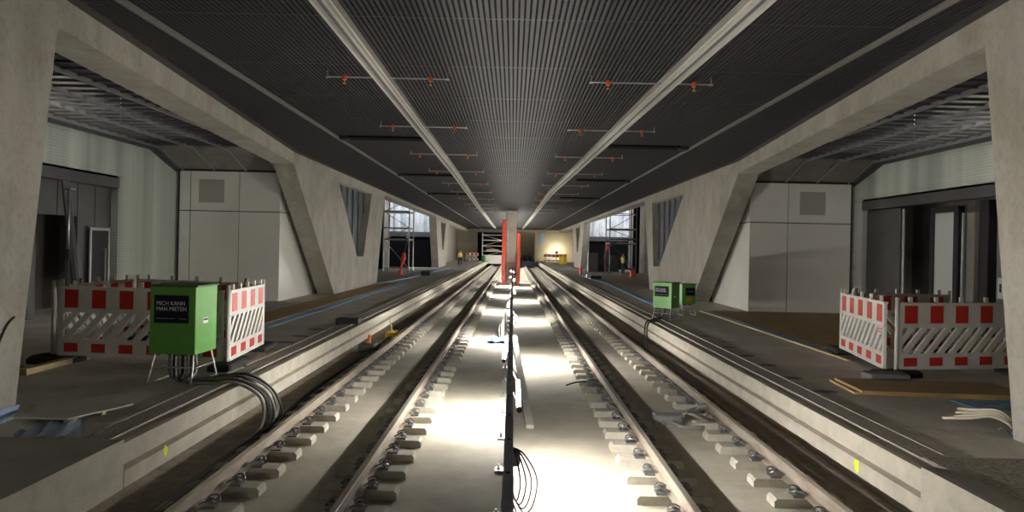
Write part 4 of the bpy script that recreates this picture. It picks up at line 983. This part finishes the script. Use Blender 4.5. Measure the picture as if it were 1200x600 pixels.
def person(label, loc, rz, vest, stride=.0, arm=0.15, sleeves='navy_cloth', helmet=None):
    r = thing('person', label, 'person', loc, rz)
    V = [(0, 0, .96), (0, .01, 1.14), (0, 0, 1.34), (0, .0, 1.47), (0, -.01, 1.55), (0, -.02, 1.63), (0, -.015, 1.72)]
    R = [(.15, .11), (.14, .10), (.17, .11), (.08, .07), (.055, .055), (.075, .085), (.07, .085)]
    E = [(0, 1), (1, 2), (2, 3), (3, 4), (4, 5), (5, 6)]
    hands = []
    for s in (-1, 1):
        i = len(V); st = stride * s
        V += [(s * .09, st * .1, .90), (s * .10, -st * .5 + -.02, .50), (s * .10, -st * .3 + .03 + (abs(st) * .25 if s * stride < 0 else 0), .09), (s * .11, -st * .3 - .11 + (abs(st) * .2 if s * stride < 0 else 0), .04)]
        R += [(.095, .10), (.065, .07), (.045, .05), (.045, .035)]
        E += [(0, i), (i, i + 1), (i + 1, i + 2), (i + 2, i + 3)]
        i = len(V)
        hx, hy, hz = s * .27, -arm * 1.3, .88
        V += [(s * .19, 0, 1.42), (s * .25, .03 + arm * .1, 1.14), (hx, hy, hz + .03), (hx, hy - .02, hz - .05)]
        R += [(.065, .065), (.045, .045), (.03, .03), (.035, .022)]
        E += [(2, i), (i, i + 1), (i + 1, i + 2), (i + 2, i + 3)]
        h = i + 3
        for f in range(4):
            j = len(V); L = (.075, .085, .08, .062)[f]; oy = -.03 + .02 * f
            V += [(hx - s * .005, hy - .02 + oy, hz - .09), (hx - s * .015, hy - .02 + oy, hz - .09 - L * .5), (hx - s * .035, hy - .02 + oy, hz - .09 - L)]
            R += [(.010, .010), (.009, .009), (.008, .008)]; E += [(h, j), (j, j + 1), (j + 1, j + 2)]
        j = len(V); V += [(hx - s * .02, hy - .07, hz - .05), (hx - s * .03, hy - .085, hz - .09)]; R += [(.011, .011), (.009, .009)]; E += [(h, j), (j, j + 1)]
    skin_mesh('body', V, E, R, 'skin', r)
    # face: nose + eyes + mouth as one small child mesh, ears
    b = MB(); b.tube([(0, -.105, 1.70), (0, -.125, 1.665), (0, -.11, 1.655)], [.008, .016, .012], 6)
    for s in (-1, 1): b.cyl((s * .03, -.10, 1.70), (s * .03, -.108, 1.70), .009, 6); b.tube([(s * .085, 0, 1.71), (s * .095, .01, 1.68), (s * .085, 0, 1.65)], .012, 5)
    b.box(-.025, .025, -.108, -.1, 1.618, 1.626); b.build('face', 'skin', r, True)
    # clothing
    skin_mesh('vest', [(0, 0, .90), (0, .01, 1.14), (0, 0, 1.34), (0, 0, 1.45), (-.17, 0, 1.41), (.17, 0, 1.41)], [(0, 1), (1, 2), (2, 3), (2, 4), (2, 5)], [(.185, .15), (.185, .145), (.20, .145), (.10, .09), (.085, .085), (.085, .085)], vest, r)
    for z in (1.02, 1.18):
        b = MB(); n = 20; pts = [(.205 * math.cos(2 * PI * k / n), .155 * math.sin(2 * PI * k / n), z) for k in range(n)]; b.tube(pts, .022, 5, 0, True); b.build('reflective_band', 'reflective', r, True)
    for s in (-1, 1):
        st = stride * s
        skin_mesh('trouser_leg', [(s * .07, st * .05, .96), (s * .095, st * .05, .84), (s * .10, -st * .5 - .02, .50), (s * .10, -st * .3 + .03 + (abs(st) * .25 if s * stride < 0 else 0), .12)], [(0, 1), (1, 2), (2, 3)], [(.11, .125), (.115, .12), (.085, .09), (.07, .075)], 'navy_cloth', r)
        skin_mesh('boot', [(s * .10, -st * .3 + .04 + (abs(st) * .25 if s * stride < 0 else 0), .14), (s * .105, -st * .3 + .04 + (abs(st) * .2 if s * stride < 0 else 0), .06), (s * .11, -st * .3 - .13 + (abs(st) * .2 if s * stride < 0 else 0), .045)], [(0, 1), (1, 2)], [.06, (.055, .055), (.045, .04)], 'rubber', r)
        skin_mesh('sleeve', [(s * .17, 0, 1.43), (s * .25, .03 + arm * .1, 1.14), (s * .268, -arm * 1.2, .94)], [(0, 1), (1, 2)], [.085, .062, .045], sleeves, r)
    b = MB(); n = 12
    rings = [(1.68, .098), (1.73, .103), (1.77, .095), (1.81, .065), (1.825, .02)]
    for z, ra in rings: b.v += [Vector((ra * .92 * math.cos(2 * PI * k / n), ra * 1.08 * math.sin(2 * PI * k / n) + .01 + (.03 if z < 1.7 else 0), z)) for k in range(n)]
    for q in range(len(rings) - 1):
        for k in range(n): b.f.append((q * n + k, q * n + (k + 1) % n, (q + 1) * n + (k + 1) % n, (q + 1) * n + k)); b.m.append(0)
    b.f.append(tuple(4 * n + k for k in range(n))); b.m.append(0)
    b.build('helmet' if helmet else 'hair', helmet or 'hair', r, True)
    return r
q = W(540, 312, z=P); q.y = 70
person('person in a yellow and orange vest walking on the far left platform', (W(539, 312, Y=70).x, 70, P), PI * .1, 'hivis', .25, .22, 'hivis_orange')
person('person in a yellow vest and dark trousers in the second right bay', (W(730, 318, Y=57.5).x, 57.5, P), PI * .75, 'hivis', .0, .15, 'navy_cloth', 'rubber')

# ================================================================== LIGHTS
def area(name, loc, tgt, sx, sy, e, col=(1, 1, 1)):
    l = bpy.data.lights.new(name, 'AREA'); l.shape = 'RECTANGLE'; l.size = sx; l.size_y = sy; l.energy = e; l.color = col
    o = bpy.data.objects.new(name, l); C.objects.link(o); o.location = loc
    o.rotation_euler = (Vector(tgt) - Vector(loc)).to_track_quat('-Z', 'Y').to_euler(); return o
area('work_light_left', (-9.3, 60.5, 6.9), (-9.6, 64, 5.6), 3, .3, 42, (.86, .93, 1))
area('work_light_right', (9.6, 65.5, 6.9), (9.6, 69, 5.6), 3, .3, 45, (.90, .95, 1))
area('void_light_left', (-8.6, 13.5, 7.2), (-11.3, 16, 6.6), 1.2, .15, 26, (1, .95, .85))
area('void_light_right', (8.6, 13.5, 7.2), (11.3, 16, 6.6), 1.2, .15, 26, (1, .95, .85))
w = bpy.data.worlds.new('world'); sc.world = w; w.use_nodes = True
w.node_tree.nodes['Background'].inputs[0].default_value = (.5, .5, .55, 1); w.node_tree.nodes['Background'].inputs[1].default_value = .01
vs = sc.view_settings; vs.view_transform = 'Standard'; vs.look = 'None'; vs.gamma = 1; vs.use_curve_mapping = False; vs.exposure = 2.05
sc.cycles.max_bounces = 8; sc.cycles.diffuse_bounces = 5; sc.cycles.sample_clamp_indirect = 8
